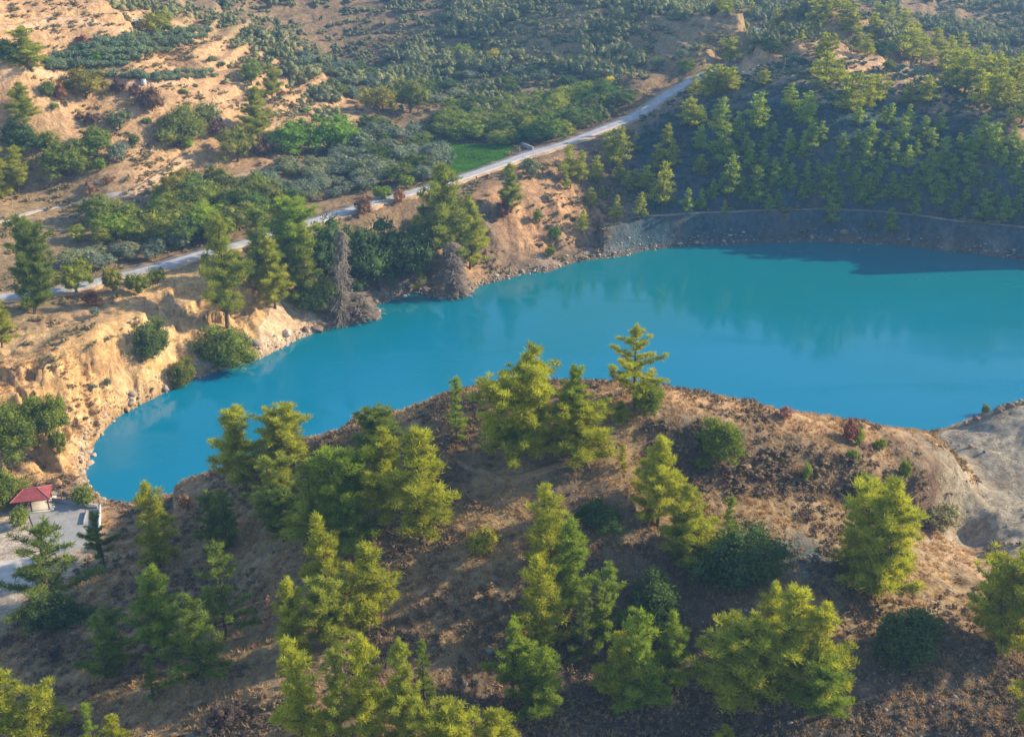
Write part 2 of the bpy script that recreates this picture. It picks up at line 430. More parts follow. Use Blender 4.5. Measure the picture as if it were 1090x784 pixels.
class NT:
    def __init__(s, name):
        s.m = bpy.data.materials.new(name); s.m.use_nodes = True
        s.t = s.m.node_tree; s.n = s.t.nodes; s.l = s.t.links
        s.b = s.n['Principled BSDF']; s.out = s.n['Material Output']
    def new(s, typ, **kw):
        nd = s.n.new(typ)
        for k, v in kw.items():
            if k in nd.inputs: nd.inputs[k].default_value = v
            else: setattr(nd, k, v)
        return nd
    def noise(s, vec, scale, detail=4, rough=0.55, dist=0.0):
        nd = s.n.new('ShaderNodeTexNoise')
        nd.inputs['Scale'].default_value = scale; nd.inputs['Detail'].default_value = detail
        nd.inputs['Roughness'].default_value = rough; nd.inputs['Distortion'].default_value = dist
        if vec is not None: s.l.new(vec, nd.inputs['Vector'])
        return nd.outputs['Fac']
    def rng(s, val, a, b, c=0.0, d=1.0):
        nd = s.n.new('ShaderNodeMapRange'); nd.interpolation_type = 'SMOOTHSTEP'
        nd.inputs[1].default_value = a; nd.inputs[2].default_value = b; nd.inputs[3].default_value = c; nd.inputs[4].default_value = d
        s.l.new(val, nd.inputs[0]); return nd.outputs[0]
    def mix(s, fac, a, b, mode='MIX'):
        nd = s.n.new('ShaderNodeMix'); nd.data_type = 'RGBA'; nd.blend_type = mode
        for i, x in ((0, fac), (6, a), (7, b)):
            if isinstance(x, (int, float)): nd.inputs[i].default_value = x
            elif isinstance(x, tuple): nd.inputs[i].default_value = (*x, 1.0)
            else: s.l.new(x, nd.inputs[i])
        return nd.outputs[2]
    def math(s, op, a, b=0.5):
        nd = s.n.new('ShaderNodeMath'); nd.operation = op
        for i, x in ((0, a), (1, b)):
            if isinstance(x, (int, float)): nd.inputs[i].default_value = x
            else: s.l.new(x, nd.inputs[i])
        return nd.outputs[0]
    def bump(s, h, strength=0.5, dist=0.2):
        nd = s.n.new('ShaderNodeBump'); nd.inputs['Strength'].default_value = strength; nd.inputs['Distance'].default_value = dist
        s.l.new(h, nd.inputs['Height']); s.l.new(nd.outputs[0], s.b.inputs['Normal'])
    def pos(s):
        return s.n.new('ShaderNodeNewGeometry').outputs['Position']
    def obj(s):
        return s.n.new('ShaderNodeTexCoord').outputs['Object']
    def base(s, c, rough=0.85, spec=0.2):
        if isinstance(c, tuple): s.b.inputs['Base Color'].default_value = (*c, 1)
        else: s.l.new(c, s.b.inputs['Base Color'])
        s.b.inputs['Roughness'].default_value = rough
        s.b.inputs['Specular IOR Level'].default_value = spec
        return s.m

def simple_mat(name, c, var=0.25, scale=3.0, rough=0.85, bump=0.3):
    t = NT(name); p = t.obj()
    n = t.noise(p, scale, 5, 0.6)
    lo = tuple(x * (1 - var) for x in c); hi = tuple(min(1, x * (1 + var)) for x in c)
    t.base(t.mix(t.rng(n, 0.3, 0.7), lo, hi), rough)
    if bump: t.bump(n, bump, 0.05)
    return t.m

# ------------------------------------------------------------------ terrain mesh and colour
_wx = GX + 5 * fbm(GX, GY, 14, 4, 41); _wy = GY + 5 * fbm(GX, GY, 14, 4, 42)
acc = np.zeros(GX.shape + (3,)); tot = np.zeros(GX.shape)
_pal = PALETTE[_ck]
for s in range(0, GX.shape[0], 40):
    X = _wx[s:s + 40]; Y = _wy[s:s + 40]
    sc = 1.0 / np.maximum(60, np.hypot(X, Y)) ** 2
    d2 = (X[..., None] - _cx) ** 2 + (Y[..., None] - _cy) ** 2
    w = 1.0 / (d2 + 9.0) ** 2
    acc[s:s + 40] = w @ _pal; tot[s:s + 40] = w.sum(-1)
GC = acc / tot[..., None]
def paint(mask, col):
    global GC
    m = mask[..., None]
    GC = GC * (1 - m) + np.array(col) * m
_ld = seg_dist(GX, GY, LAKE_S, True)
_near = (_ld < 14) & (GY > 150)
BAND = np.array([px_at_z(u_, v_, z_) for u_, v_, z_ in [(690,448,34),(760,458,32),(850,470,29),(930,478,26),(1000,492,21),(1036,516,17),(985,530,19),(900,512,24),(820,508,27),(740,500,30),(690,486,32)]])
_bd = np.where(inside(_wx, _wy, BAND), sstep(0, 2.5, seg_dist(_wx, _wy, BAND, True)), 0)
paint(_bd * 0.85, (0.12, 0.08, 0.06))
# wet, mineral-stained rock along the waterline
wl_m = sstep(1.6, 0.2, GZ + 0.5 * fbm(GX, GY, 4, 3, 51)) * (_ld < 7)
paint(wl_m * 0.75, (0.20, 0.14, 0.09))
WR = np.array([px_at_z(u_, v_, 3.0) for u_, v_ in [(262,362),(285,346),(305,332),(330,328),(334,338),(318,352),(290,366),(268,378)]])
_wr = np.where(inside(_wx, _wy, WR), sstep(0, 1.5, seg_dist(_wx, _wy, WR, True)), 0)
PALE_P = np.array([px_at_z(u_, v_, 13.0) for u_, v_ in [(970,468),(1000,474),(1020,487),(1043,512),(1030,524),(1000,531),(972,538),(985,556),(1020,570),(1100,584),(1180,560),(1200,380),(1060,425)]])
_pp = np.where(inside(_wx * 0.4 + GX * 0.6, _wy * 0.4 + GY * 0.6, PALE_P), sstep(0, 1.2, seg_dist(GX, GY, PALE_P, True)), 0) * sstep(16.5, 14.5, GZ)
paint(_pp * 0.75, (0.41, 0.355, 0.26))
paint(_pp * sstep(0.0, 0.4, fbm(_wx, _wy, 9, 4, 57)) * 0.65, (0.27, 0.26, 0.235))
_cl = (GX < -50) & (GY < 300) & (GZ > 1.5) & (GZ < 14)
paint(_cl * sstep(0.02, 0.35, fbm(_wx, _wy + GZ * 1.5, 11, 4, 55)) * 0.45, (0.68, 0.50, 0.29))
paint(_cl * sstep(0.08, 0.4, fbm(_wx, _wy + GZ * 2.0, 8, 4, 56)) * 0.6, (0.42, 0.25, 0.13))
paint(_wr * 0.4, (0.66, 0.58, 0.48))
rim = sstep(3.6, 1.8, GZ + 0.8 * fbm(GX, GY, 5, 3, 52)) * sstep(0.5, 1.3, GZ) * (_ld < 8) * (GY < 330) * sstep(-0.1, 0.3, fbm(GX, GY, 12, 2, 53))
paint(rim * 0.4, (0.52, 0.42, 0.33))
TRACKS = []
def px_poly_mask(P, z, soft=1.5):
    W = np.array([px_at_z(u, v, z) for u, v in P])
    ins = inside(GX, GY, W); d = seg_dist(GX, GY, W, True)
    return np.where(ins, sstep(0, soft, d), 0.0)
# green field in the valley
FIELD_PX = [(478,188),(500,184),(535,172),(548,163),(535,155),(500,153),(470,150),(440,146),(435,152),(470,164)]
field = px_poly_mask(FIELD_PX, 17.0, 1.2)
paint(field * 0.95, (0.09, 0.22, 0.03))

V = np.stack([GX, GY, GZ], -1).reshape(-1, 3)
nr, na = GX.shape
idx = np.arange(nr * na).reshape(nr, na)
F = np.stack([idx[:-1, :-1], idx[:-1, 1:], idx[1:, 1:], idx[1:, :-1]], -1).reshape(-1, 4)
t = NT('hillside_earth')
att = t.new('ShaderNodeAttribute', attribute_name='tint')
p = t.pos()
n_big = t.noise(p, 0.12, 5, 0.6); n_mid = t.noise(p, 0.6, 6, 0.65, 0.6); n_fine = t.noise(p, 2.6, 5, 0.7); n_tuft = t.noise(p, 1.3, 3, 0.5, 1.2)
c = t.mix(t.rng(n_mid, 0.36, 0.66), t.mix(1.0, att.outputs['Color'], (0.72, 0.68, 0.66), 'MULTIPLY'), t.mix(1.0, att.outputs['Color'], (1.28, 1.26, 1.22), 'MULTIPLY'))
c = t.mix(t.rng(n_tuft, 0.56, 0.68, 0, 0.55), c, t.mix(1.0, att.outputs['Color'], (0.42, 0.40, 0.42), 'MULTIPLY'))
c = t.mix(t.rng(n_fine, 0.35, 0.7, 0, 0.5), c, t.mix(1.0, c, (1.45, 1.4, 1.3), 'MULTIPLY'))
c = t.mix(t.rng(n_big, 0.5, 0.68, 0, 0.35), c, (0.30, 0.19, 0.10))
t.base(c, 0.95, 0.1)
hgt = t.math('ADD', t.math('MULTIPLY', n_mid, 1.0), t.math('MULTIPLY', n_fine, 0.45))
t.bump(hgt, 0.9, 0.55)
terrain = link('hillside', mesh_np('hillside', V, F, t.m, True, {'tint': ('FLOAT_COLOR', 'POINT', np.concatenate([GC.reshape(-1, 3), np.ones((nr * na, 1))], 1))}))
tag(terrain, kind='structure')

# ------------------------------------------------------------------ water: opaque, mineral-turquoise, gently rippled
_o = LAKE_S.mean(0)
wP = []
for q in LAKE_S:
    dv = (q - _o); dv = dv / np.hypot(*dv); wP.append(q + dv * 2.5)
wx0, wy0 = np.min(LAKE_S, 0) - 4; wx1, wy1 = np.max(LAKE_S, 0) + 4
t = NT('lake_water')
p = t.pos()
mp = t.new('ShaderNodeMapping'); t.l.new(p, mp.inputs['Vector']); mp.inputs['Scale'].default_value = (0.35, 1.0, 1.0)
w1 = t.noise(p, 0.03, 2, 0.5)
rip = t.noise(mp.outputs[0], 1.4, 3, 0.6)
mp2 = t.new('ShaderNodeMapping'); t.l.new(p, mp2.inputs['Vector']); mp2.inputs['Scale'].default_value = (0.011, 0.04, 1.0); mp2.inputs['Rotation'].default_value = (0, 0, 0.12)
patch = t.noise(mp2.outputs[0], 1.0, 5, 0.6, 0.6)
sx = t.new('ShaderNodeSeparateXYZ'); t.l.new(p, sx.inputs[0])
further = t.math('ADD', t.rng(sx.outputs['Y'], 215, 320), t.math('MULTIPLY', t.math('SUBTRACT', w1, 0.5), 1.2))  # distance tint: sky reflection painted into the water colour, not depth
c = t.mix(t.rng(further, 0.0, 1.0), (0.0, 0.215, 0.355), (0.0, 0.195, 0.235))
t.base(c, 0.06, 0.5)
t.b.inputs['IOR'].default_value = 1.33
t.l.new(t.rng(patch, 0.48, 0.64, 0.05, 0.28), t.b.inputs['Roughness'])
b = t.new('ShaderNodeBump'); b.inputs['Distance'].default_value = 0.05
t.l.new(rip, b.inputs['Height']); t.l.new(t.rng(patch, 0.45, 0.60, 0.10, 0.7), b.inputs['Strength']); t.l.new(b.outputs[0], t.b.inputs['Normal'])
nx, ny = 40, 30
wxs, wys = np.meshgrid(np.linspace(wx0, wx1, nx), np.linspace(wy0, wy1, ny))
idx = np.arange(nx * ny).reshape(ny, nx)
F = np.stack([idx[:-1, :-1], idx[:-1, 1:], idx[1:, 1:], idx[1:, :-1]], -1).reshape(-1, 4)
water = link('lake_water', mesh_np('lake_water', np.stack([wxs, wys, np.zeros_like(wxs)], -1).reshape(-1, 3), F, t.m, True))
tag(water, kind='structure')

# ------------------------------------------------------------------ roads, tracks, yard: draped strips with thickness
def strip(name, P, width, mat, lift=0.06, zs=None, wob=0.25, ncross=5):
    P = np.array(P, float)[:, :2]
    d = np.gradient(P, axis=0); d /= np.hypot(d[:, 0], d[:, 1])[:, None] + 1e-9
    nrm = np.stack([-d[:, 1], d[:, 0]], 1)
    rows = []
    for k in range(ncross):
        s = (k / (ncross - 1) - 0.5) * width
        edge = (abs(2 * k / (ncross - 1) - 1) > 0.99)
        off = s + (edge * wob * fbm(P[:, 0] + k * 31, P[:, 1], 3.0, 3, 61 + k))
        q = P + nrm * off[:, None] if hasattr(off, '__len__') else P + nrm * off
        z = ground(q[:, 0], q[:, 1]) + lift
        rows.append(np.column_stack([q, z]))
    if zs is not None:
        for r_ in rows: r_[:, 2] = zs + lift
    top = np.array(rows)                                   # (nc, n, 3)
    sk0 = top[0].copy(); sk0[:, 2] -= 0.7; sk1 = top[-1].copy(); sk1[:, 2] -= 0.7
    A = np.concatenate([[sk0], top, [sk1]])
    m, n = A.shape[:2]
    ix = np.arange(m * n).reshape(m, n)
    F = np.stack([ix[:-1, :-1], ix[:-1, 1:], ix[1:, 1:], ix[1:, :-1]], -1).reshape(-1, 4)[:, ::-1]
    o = link(name, mesh_np(name, A.reshape(-1, 3), F, mat, False))
    return tag(o, kind='structure')

t = NT('pale_road_surface'); p = t.pos()
n = t.noise(p, 0.5, 5, 0.6); n2 = t.noise(p, 4.0, 4, 0.6)
t.base(t.mix(t.rng(n, 0.35, 0.65), t.mix(t.rng(n2, .3, .7), (0.42, 0.40, 0.39), (0.52, 0.49, 0.47)), (0.60, 0.57, 0.54)), 0.9, 0.2)
M_ROAD = t.m
M_TRACK = simple_mat('dirt_track_surface', (0.60, 0.40, 0.24), 0.2, 0.8)
M_TRACK2 = simple_mat('pale_track_surface', (0.56, 0.47, 0.38), 0.15, 0.8)
M_SHOULDER = simple_mat('road_shoulder_gravel', (0.55, 0.36, 0.20), 0.25, 0.9)
R2 = smooth_line([(p_[0], p_[1]) for p_ in ROAD[::6]], 14)
RZ = np.interp(np.arange(len(R2)) / (len(R2) - 1), np.arange(len(ROAD)) / (len(ROAD) - 1), ROAD[:, 2])
d_, RZ = seg_dist(R2[:, 0], R2[:, 1], ROAD, False, ROAD[:, 2])
strip('road', R2, 4.6, M_ROAD, 0.16, RZ, 0.5)
strip('road_shoulder', R2, 7.6, M_SHOULDER, 0.09, RZ, 1.4)

def px_line(pts, n=8):
    return smooth_line([hit(u, v)[:2] for u, v in pts], n)
strip('dirt_track', px_line([(-40,246),(0,236),(30,227),(60,220),(90,213),(118,208),(140,204)]), 1.7, M_TRACK2, 0.07)
strip('dirt_track', px_line([(140,206),(158,196),(175,184),(190,173),(207,164)]), 2.6, M_TRACK, 0.06)
strip('dirt_track', px_line([(150,208),(190,200),(230,192),(270,183),(300,176)]), 2.6, M_TRACK, 0.06)
strip('dirt_track', px_line([(0,84),(40,76),(70,78),(100,82),(130,86),(160,88),(200,90)]), 2.0, M_TRACK, 0.06)
strip('dirt_track', px_line([(10,30),(50,25),(90,24),(120,30),(145,40)]), 2.4, M_TRACK, 0.06)
strip('dirt_track', px_line([(770,82),(800,76),(840,68),(880,63),(930,66),(970,74),(990,84)]), 2.6, M_TRACK, 0.06)
strip('ridge_bench', BENCH, 1.6, simple_mat('bench_gravel', (0.42, 0.33, 0.26), 0.2, 1.0), 0.06)
strip('dirt_track', px_line([(470,485),(500,498),(530,508),(560,506),(600,494),(630,492)]), 0.9, simple_mat('footpath_earth', (0.36, 0.235, 0.13), 0.2, 1.5), 0.05)

def pad(name, pts, z, mat, thick=0.5):
    W = [px_at_z(u, v, z) for u, v in pts]
    n = len(W)
    Vt = [(x, y, z) for x, y in W] + [(x, y, z - thick) for x, y in W]
    me = bpy.data.meshes.new(name)
    me.from_pydata([tuple(map(float, a)) for a in Vt], [], [tuple(range(n))[::-1]] + [(i, (i + 1) % n, (i + 1) % n + n, i + n) for i in range(n)])
    me.materials.append(mat); me.validate()
    return tag(link(name, me), kind='structure')
M_CONC = simple_mat('yard_concrete', (0.40, 0.385, 0.36), 0.12, 0.7)
pad('concrete_yard', [(47,530),(105,539),(103,566),(96,580),(60,590),(38,566),(30,545)][::-1], 3.02, M_CONC)
pad('gravel_road', [(-80,590),(0,597),(48,590),(56,602),(40,625),(10,655),(-20,690),(-120,720)][::-1], 3.06, simple_mat('pale_gravel', (0.62, 0.55, 0.47), 0.12, 0.6))
# ------------------------------------------------------------------ vegetation prototypes
def leaf_mat(name, dark, light, trans=0.35, rough=0.6):
    m = bpy.data.materials.new(name); m.use_nodes = True
    nt_ = m.node_tree; n_ = nt_.nodes; l_ = nt_.links
    for x in list(n_): n_.remove(x)
    out = n_.new('ShaderNodeOutputMaterial')
    at = n_.new('ShaderNodeAttribute'); at.attribute_name = 'leaf'
    oi = n_.new('ShaderNodeObjectInfo')
    geo = n_.new('ShaderNodeTexCoord')
    nz = n_.new('ShaderNodeTexNoise'); nz.inputs['Scale'].default_value = 0.9; nz.inputs['Detail'].default_value = 2
    l_.new(geo.outputs['Object'], nz.inputs['Vector'])
    ad = n_.new('ShaderNodeMath'); ad.operation = 'MULTIPLY_ADD'
    l_.new(nz.outputs['Fac'], ad.inputs[0]); ad.inputs[1].default_value = 0.9; l_.new(at.outputs['Fac'], ad.inputs[2])
    mr = n_.new('ShaderNodeMapRange'); mr.inputs[1].default_value = 0.15; mr.inputs[2].default_value = 1.25
    l_.new(ad.outputs[0], mr.inputs[0])
    mx = n_.new('ShaderNodeMix'); mx.data_type = 'RGBA'
    mx.inputs[6].default_value = (*dark, 1); mx.inputs[7].default_value = (*light, 1)
    l_.new(mr.outputs[0], mx.inputs[0])
    ml = n_.new('ShaderNodeMix'); ml.data_type = 'RGBA'; ml.blend_type = 'MULTIPLY'; ml.inputs[0].default_value = 1
    l_.new(mx.outputs[2], ml.inputs[6]); l_.new(oi.outputs['Color'], ml.inputs[7])
    df = n_.new('ShaderNodeBsdfDiffuse'); tr = n_.new('ShaderNodeBsdfTranslucent')
    l_.new(ml.outputs[2], df.inputs['Color'])
    tc = n_.new('ShaderNodeMix'); tc.data_type = 'RGBA'; tc.blend_type = 'MULTIPLY'; tc.inputs[0].default_value = 1
    tc.inputs[7].default_value = (1.45, 1.35, 0.5, 1)
    l_.new(ml.outputs[2], tc.inputs[6]); l_.new(tc.outputs[2], tr.inputs['Color'])
    ms = n_.new('ShaderNodeMixShader'); ms.inputs[0].default_value = trans
    l_.new(df.outputs[0], ms.inputs[1]); l_.new(tr.outputs[0], ms.inputs[2])
    l_.new(ms.outputs[0], out.inputs['Surface'])
    return m

M_PINE = leaf_mat('pine_needles', (0.10, 0.145, 0.035), (0.47, 0.51, 0.085), 0.40)
M_LEAF = leaf_mat('broad_leaves', (0.065, 0.115, 0.035), (0.26, 0.32, 0.08), 0.30)
M_OLIVE = leaf_mat('olive_leaves', (0.12, 0.15, 0.095), (0.33, 0.37, 0.25), 0.15)
M_TWIG = leaf_mat('dry_twigs', (0.10, 0.075, 0.06), (0.24, 0.18, 0.13), 0.05)
M_BARK = simple_mat('pine_bark', (0.15, 0.105, 0.08), 0.35, 5.0)
M_DEADWOOD = simple_mat('dead_wood', (0.36, 0.29, 0.225), 0.25, 4.0)

def tube(P, r, sides=6):
    P = np.asarray(P, float); r = np.asarray(r, float)
    d = np.gradient(P, axis=0); d /= np.linalg.norm(d, axis=1)[:, None] + 1e-9
    ref = np.array([0.3, 0.9, 0.1]) if abs(d[0, 2]) > 0.6 else np.array([0, 0, 1.0])
    s = np.cross(d, ref); s /= np.linalg.norm(s, axis=1)[:, None] + 1e-9
    q = np.cross(s, d)
    a = np.linspace(0, 2 * math.pi, sides, endpoint=False)
    V = P[:, None] + r[:, None, None] * (np.cos(a)[None, :, None] * s[:, None] + np.sin(a)[None, :, None] * q[:, None])
    n = len(P); ix = np.arange(n * sides).reshape(n, sides); jx = np.roll(ix, -1, 1)
    F = np.stack([ix[:-1], jx[:-1], jx[1:], ix[1:]], -1).reshape(-1, 4)
    return V.reshape(-1, 3), F

def join_parts(parts):
    Vs, Fs, c = [], [], 0
    for V, F in parts:
        Vs.append(V); Fs.append(F + c); c += len(V)
    return np.concatenate(Vs), np.concatenate(Fs)

_ico = None
def ico():
    global _ico
    if _ico is None:
        g = (1 + 5 ** .5) / 2
        v = np.array([(-1, g, 0), (1, g, 0), (-1, -g, 0), (1, -g, 0), (0, -1, g), (0, 1, g), (0, -1, -g), (0, 1, -g), (g, 0, -1), (g, 0, 1), (-g, 0, -1), (-g, 0, 1)], float)
        v /= np.linalg.norm(v, axis=1)[:, None]
        f = np.array([(0, 11, 5), (0, 5, 1), (0, 1, 7), (0, 7, 10), (0, 10, 11), (1, 5, 9), (5, 11, 4), (11, 10, 2), (10, 7, 6), (7, 1, 8), (3, 9, 4), (3, 4, 2), (3, 2, 6), (3, 6, 8), (3, 8, 9), (4, 9, 5), (2, 4, 11), (6, 2, 10), (8, 6, 7), (9, 8, 1)])
        _ico = (v, f)
    return _ico

def foliage(C, Rd, n_per, length, width, rs, stick=0.6, core=0.55, upb=0.25):
    """C (k,3) clump centres, Rd (k,3) radii -> many small leaf triangles on and in the clumps, with a per-clump shade value"""
    C = np.asarray(C, float); Rd = np.asarray(Rd, float)
    k = len(C)
    w = Rd.prod(1) ** (2 / 3); cnt = np.maximum(6, (n_per * w / w.mean())).astype(int)
    ci = np.repeat(np.arange(k), cnt); n = len(ci)
    d = rs.normal(size=(n, 3)); d /= np.linalg.norm(d, axis=1)[:, None]
    d[:, 2] = np.where((d[:, 2] < -0.3) & (rs.random(n) < 0.6), -d[:, 2], d[:, 2])
    rr = np.where(rs.random(n) < 0.22, rs.uniform(1.0, 1.5, n), rs.uniform(0.55, 1.05, n) ** 0.7)
    lump = 1 + 0.22 * np.sin(d[:, 0] * 5 + ci * 1.7) * np.sin(d[:, 1] * 5 + ci * 2.3)
    P = C[ci] + d * Rd[ci] * (rr * lump)[:, None]
    rv = rs.normal(size=(n, 3)); tg = np.cross(d, rv); tg /= np.linalg.norm(tg, axis=1)[:, None] + 1e-9
    ld = tg * (1 - stick) + d * stick + rs.normal(size=(n, 3)) * 0.2; ld[:, 2] += upb
    ld /= np.linalg.norm(ld, axis=1)[:, None]
    sd = np.cross(ld, d + rs.normal(size=(n, 3)) * 0.35); sd /= np.linalg.norm(sd, axis=1)[:, None] + 1e-9
    L = length * rs.uniform(0.6, 1.35, n)[:, None]; W = width * rs.uniform(0.7, 1.3, n)[:, None]
    V = np.stack([P - sd * W / 2 - ld * L * 0.3, P + sd * W / 2 - ld * L * 0.3, P + ld * L * 0.7], 1).reshape(-1, 3)
    F = np.arange(n * 3).reshape(-1, 3)
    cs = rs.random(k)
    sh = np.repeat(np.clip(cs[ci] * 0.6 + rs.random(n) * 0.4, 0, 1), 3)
    if core > 0:
        iv, jf = ico()
        jit = rs.uniform(0.75, 1.15, (k, 12, 1))
        cv = C[:, None] + iv[None] * jit * Rd[:, None] * core
        F = np.concatenate([F, (jf[None] + np.arange(k)[:, None, None] * 12).reshape(-1, 3) + len(V)])
        V = np.concatenate([V, cv.reshape(-1, 3)])
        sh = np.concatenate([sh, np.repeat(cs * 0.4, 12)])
    return V, F, sh

def crown_mesh(name, V, F, sh, mat):
    return mesh_np(name, V, F, mat, False, {'leaf': ('FLOAT', 'POINT', sh)})

PROTO = {}
def pine_proto(key, seed, H=10.0, Rm=2.6, base=0.12, prof='cone', nbr=36, lean=0.0, dens=1.0, clump=1.0, leaders=1, leaf=(0.34, 0.085), n_per=150, limb_sides=5, rise=0.45, mat=None, bare=0.0, flat=0.62):
    rs = np.random.default_rng(seed)
    C, Rd, wood = [], [], []
    for ld in range(leaders):
        ang0 = rs.uniform(0, 6.28)
        off = np.array([math.cos(ang0 + ld * 2.4), math.sin(ang0 + ld * 2.4), 0]) * (Rm * 0.42 if leaders > 1 else 0)
        hh = H * (1.0 if ld == 0 else rs.uniform(0.72, 0.95))
        tt = np.linspace(0, 1, 9)
        bend = rs.normal(size=2) * 0.25
        T = np.stack([off[0] * np.sqrt(tt) + lean * H * tt ** 1.5 + bend[0] * np.sin(tt * 3.1), off[1] * np.sqrt(tt) + bend[1] * np.sin(tt * 3.1), hh * tt * 0.97], 1)
        r0 = H * 0.017 * (1 if leaders == 1 else 0.75)
        wood.append(tube(T, r0 * (1 - tt) ** 0.8 + 0.02, 7))
        nb = max(6, int(nbr / leaders ** 0.6)); az = rs.uniform(0, 6.28)
        for i in range(nb):
            t_ = (i + rs.uniform(0, 0.9)) / nb
            hfrac = base + (0.97 - base) * t_ ** 0.92
            if prof == 'cone': pr = (1 - t_) ** 0.75 * (0.55 + 0.45 * min(1, t_ * 4 + 0.3)) + 0.08
            elif prof == 'round': pr = math.sqrt(max(0.03, 1 - (1.75 * t_ - 0.8) ** 2)) if t_ > 0.45 else 0.85 + 0.15 * t_
            elif prof == 'column': pr = 0.75 * (1 - t_ ** 3) + 0.1 + 0.2 * math.sin(t_ * 14 + seed)
            elif prof == 'umbrella': pr = 0.3 + 0.9 * math.sin(min(1, t_ * 1.25) * 2.6)
            else: pr = (1 - t_) ** 0.5 * (0.75 + 0.35 * math.sin(t_ * 9 + seed)) + 0.08
            L = Rm / (1 if leaders == 1 else 1.45) * pr * rs.uniform(0.62, 1.15)
            az += 2.4 + rs.normal() * 0.35
            st = np.array([np.interp(hfrac, tt * hh / H, T[:, k]) for k in range(3)])
            el = rise * (0.25 + t_) + rs.normal() * 0.12
            dirv = np.array([math.cos(az) * math.cos(el), math.sin(az) * math.cos(el), math.sin(el)])
            s = np.linspace(0, 1, 4)
            B = st + dirv * L * s[:, None] + np.array([0, 0, 1]) * (0.16 * L * s[:, None] ** 2)
            wood.append(tube(B, 0.30 * r0 * (1.1 - s) * (1.2 - 0.7 * t_) + 0.012, limb_sides))
            if rs.random() < bare: continue
            nc = 1 + int(L / (0.62 * clump) * dens)
            for q in range(nc):
                f = 1.0 - q * 0.62 * clump / max(L, 0.3) * rs.uniform(0.85, 1.15)
                if f < 0.12 and q: break
                pos = st + dirv * L * f + np.array([0, 0, 0.16 * L * f * f]) + rs.normal(size=3) * 0.16 * clump
                sz = clump * rs.uniform(0.38, 0.66) * (0.8 + 0.35 * (1 - t_))
                C.append(pos); Rd.append((sz, sz, sz * flat))
        top = T[-1]
        for q in range(3):
            C.append(top + np.array([rs.normal() * 0.1, rs.normal() * 0.1, -0.35 * q + 0.15])); z_ = 0.24 + 0.12 * q; Rd.append((z_, z_, 0.42))
    V, F, sh = foliage(C, Rd, n_per, leaf[0], leaf[1], rs, 0.68, 0.42, 0.4)
    wv, wf = join_parts(wood)
    wid = np.percentile(np.abs(V[:, 0] - np.median(V[:, 0])), 98) + np.percentile(np.abs(V[:, 1]), 98)
    PROTO[key] = dict(trunk=mesh_np('trunk', wv, wf, M_BARK, True), crown=crown_mesh('crown', V, F, sh, mat or M_PINE), H=float(np.percentile(V[:, 2], 99.8)), W=float(wid))

def bush_proto(key, seed, H=3.0, Rm=1.5, ncl=40, n_per=110, leaf=(0.2, 0.11), mat=None, loose=0.25, stem=0.15, sides=5):
    rs = np.random.default_rng(seed)
    i = np.arange(ncl) + 0.5
    ph = np.arccos(1 - 1.55 * i / ncl); th = 2.4 * i * 2.618 / 2.4 + rs.uniform(0, 6)
    d = np.stack([np.cos(th) * np.sin(ph), np.sin(th) * np.sin(ph), np.cos(ph)], 1)
    rr = rs.uniform(1 - loose - 0.3, 1.0, ncl) * (1 + loose * np.sin(th * 2 + seed))
    cz = H * (0.5 + stem * 0.5)
    C = d * rr[:, None] * np.array([Rm, Rm, H * (0.5 - stem * 0.5)]) * 0.82
    C[:, 2] += cz
    C = np.concatenate([C, rs.normal(size=(ncl // 4, 3)) * np.array([Rm, Rm, H / 2]) * 0.28 + (0, 0, cz * 0.9)])
    sz = Rm * rs.uniform(0.22, 0.40, len(C)) * (40 / ncl) ** 0.33
    Rd = np.stack([sz, sz, sz * 0.85], 1)
    V, F, sh = foliage(C, Rd, n_per, leaf[0], leaf[1], rs, 0.45, 0.62)
    V[:, 2] = np.maximum(V[:, 2], -0.1)
    wood = [tube(np.array([(0, 0, -0.3), (0.03 * H, 0, cz * 0.5), (0, 0.02 * H, cz)]), np.array([0.05, 0.035, 0.02]) * H * 0.8, sides)]
    for k in range(5):
        q = C[int(rs.integers(len(C)))]
        wood.append(tube(np.array([(0, 0, cz * 0.25), q * 0.6, q]), np.array([0.025, 0.015, 0.008]) * H, 4))
    wv, wf = join_parts(wood)
    PROTO[key] = dict(trunk=mesh_np('trunk', wv, wf, M_BARK, True), crown=crown_mesh('crown', V, F, sh, mat or M_LEAF), H=float(np.percentile(V[:, 2], 99.5)), W=float(np.percentile(np.abs(V[:, 0]), 98) * 2))

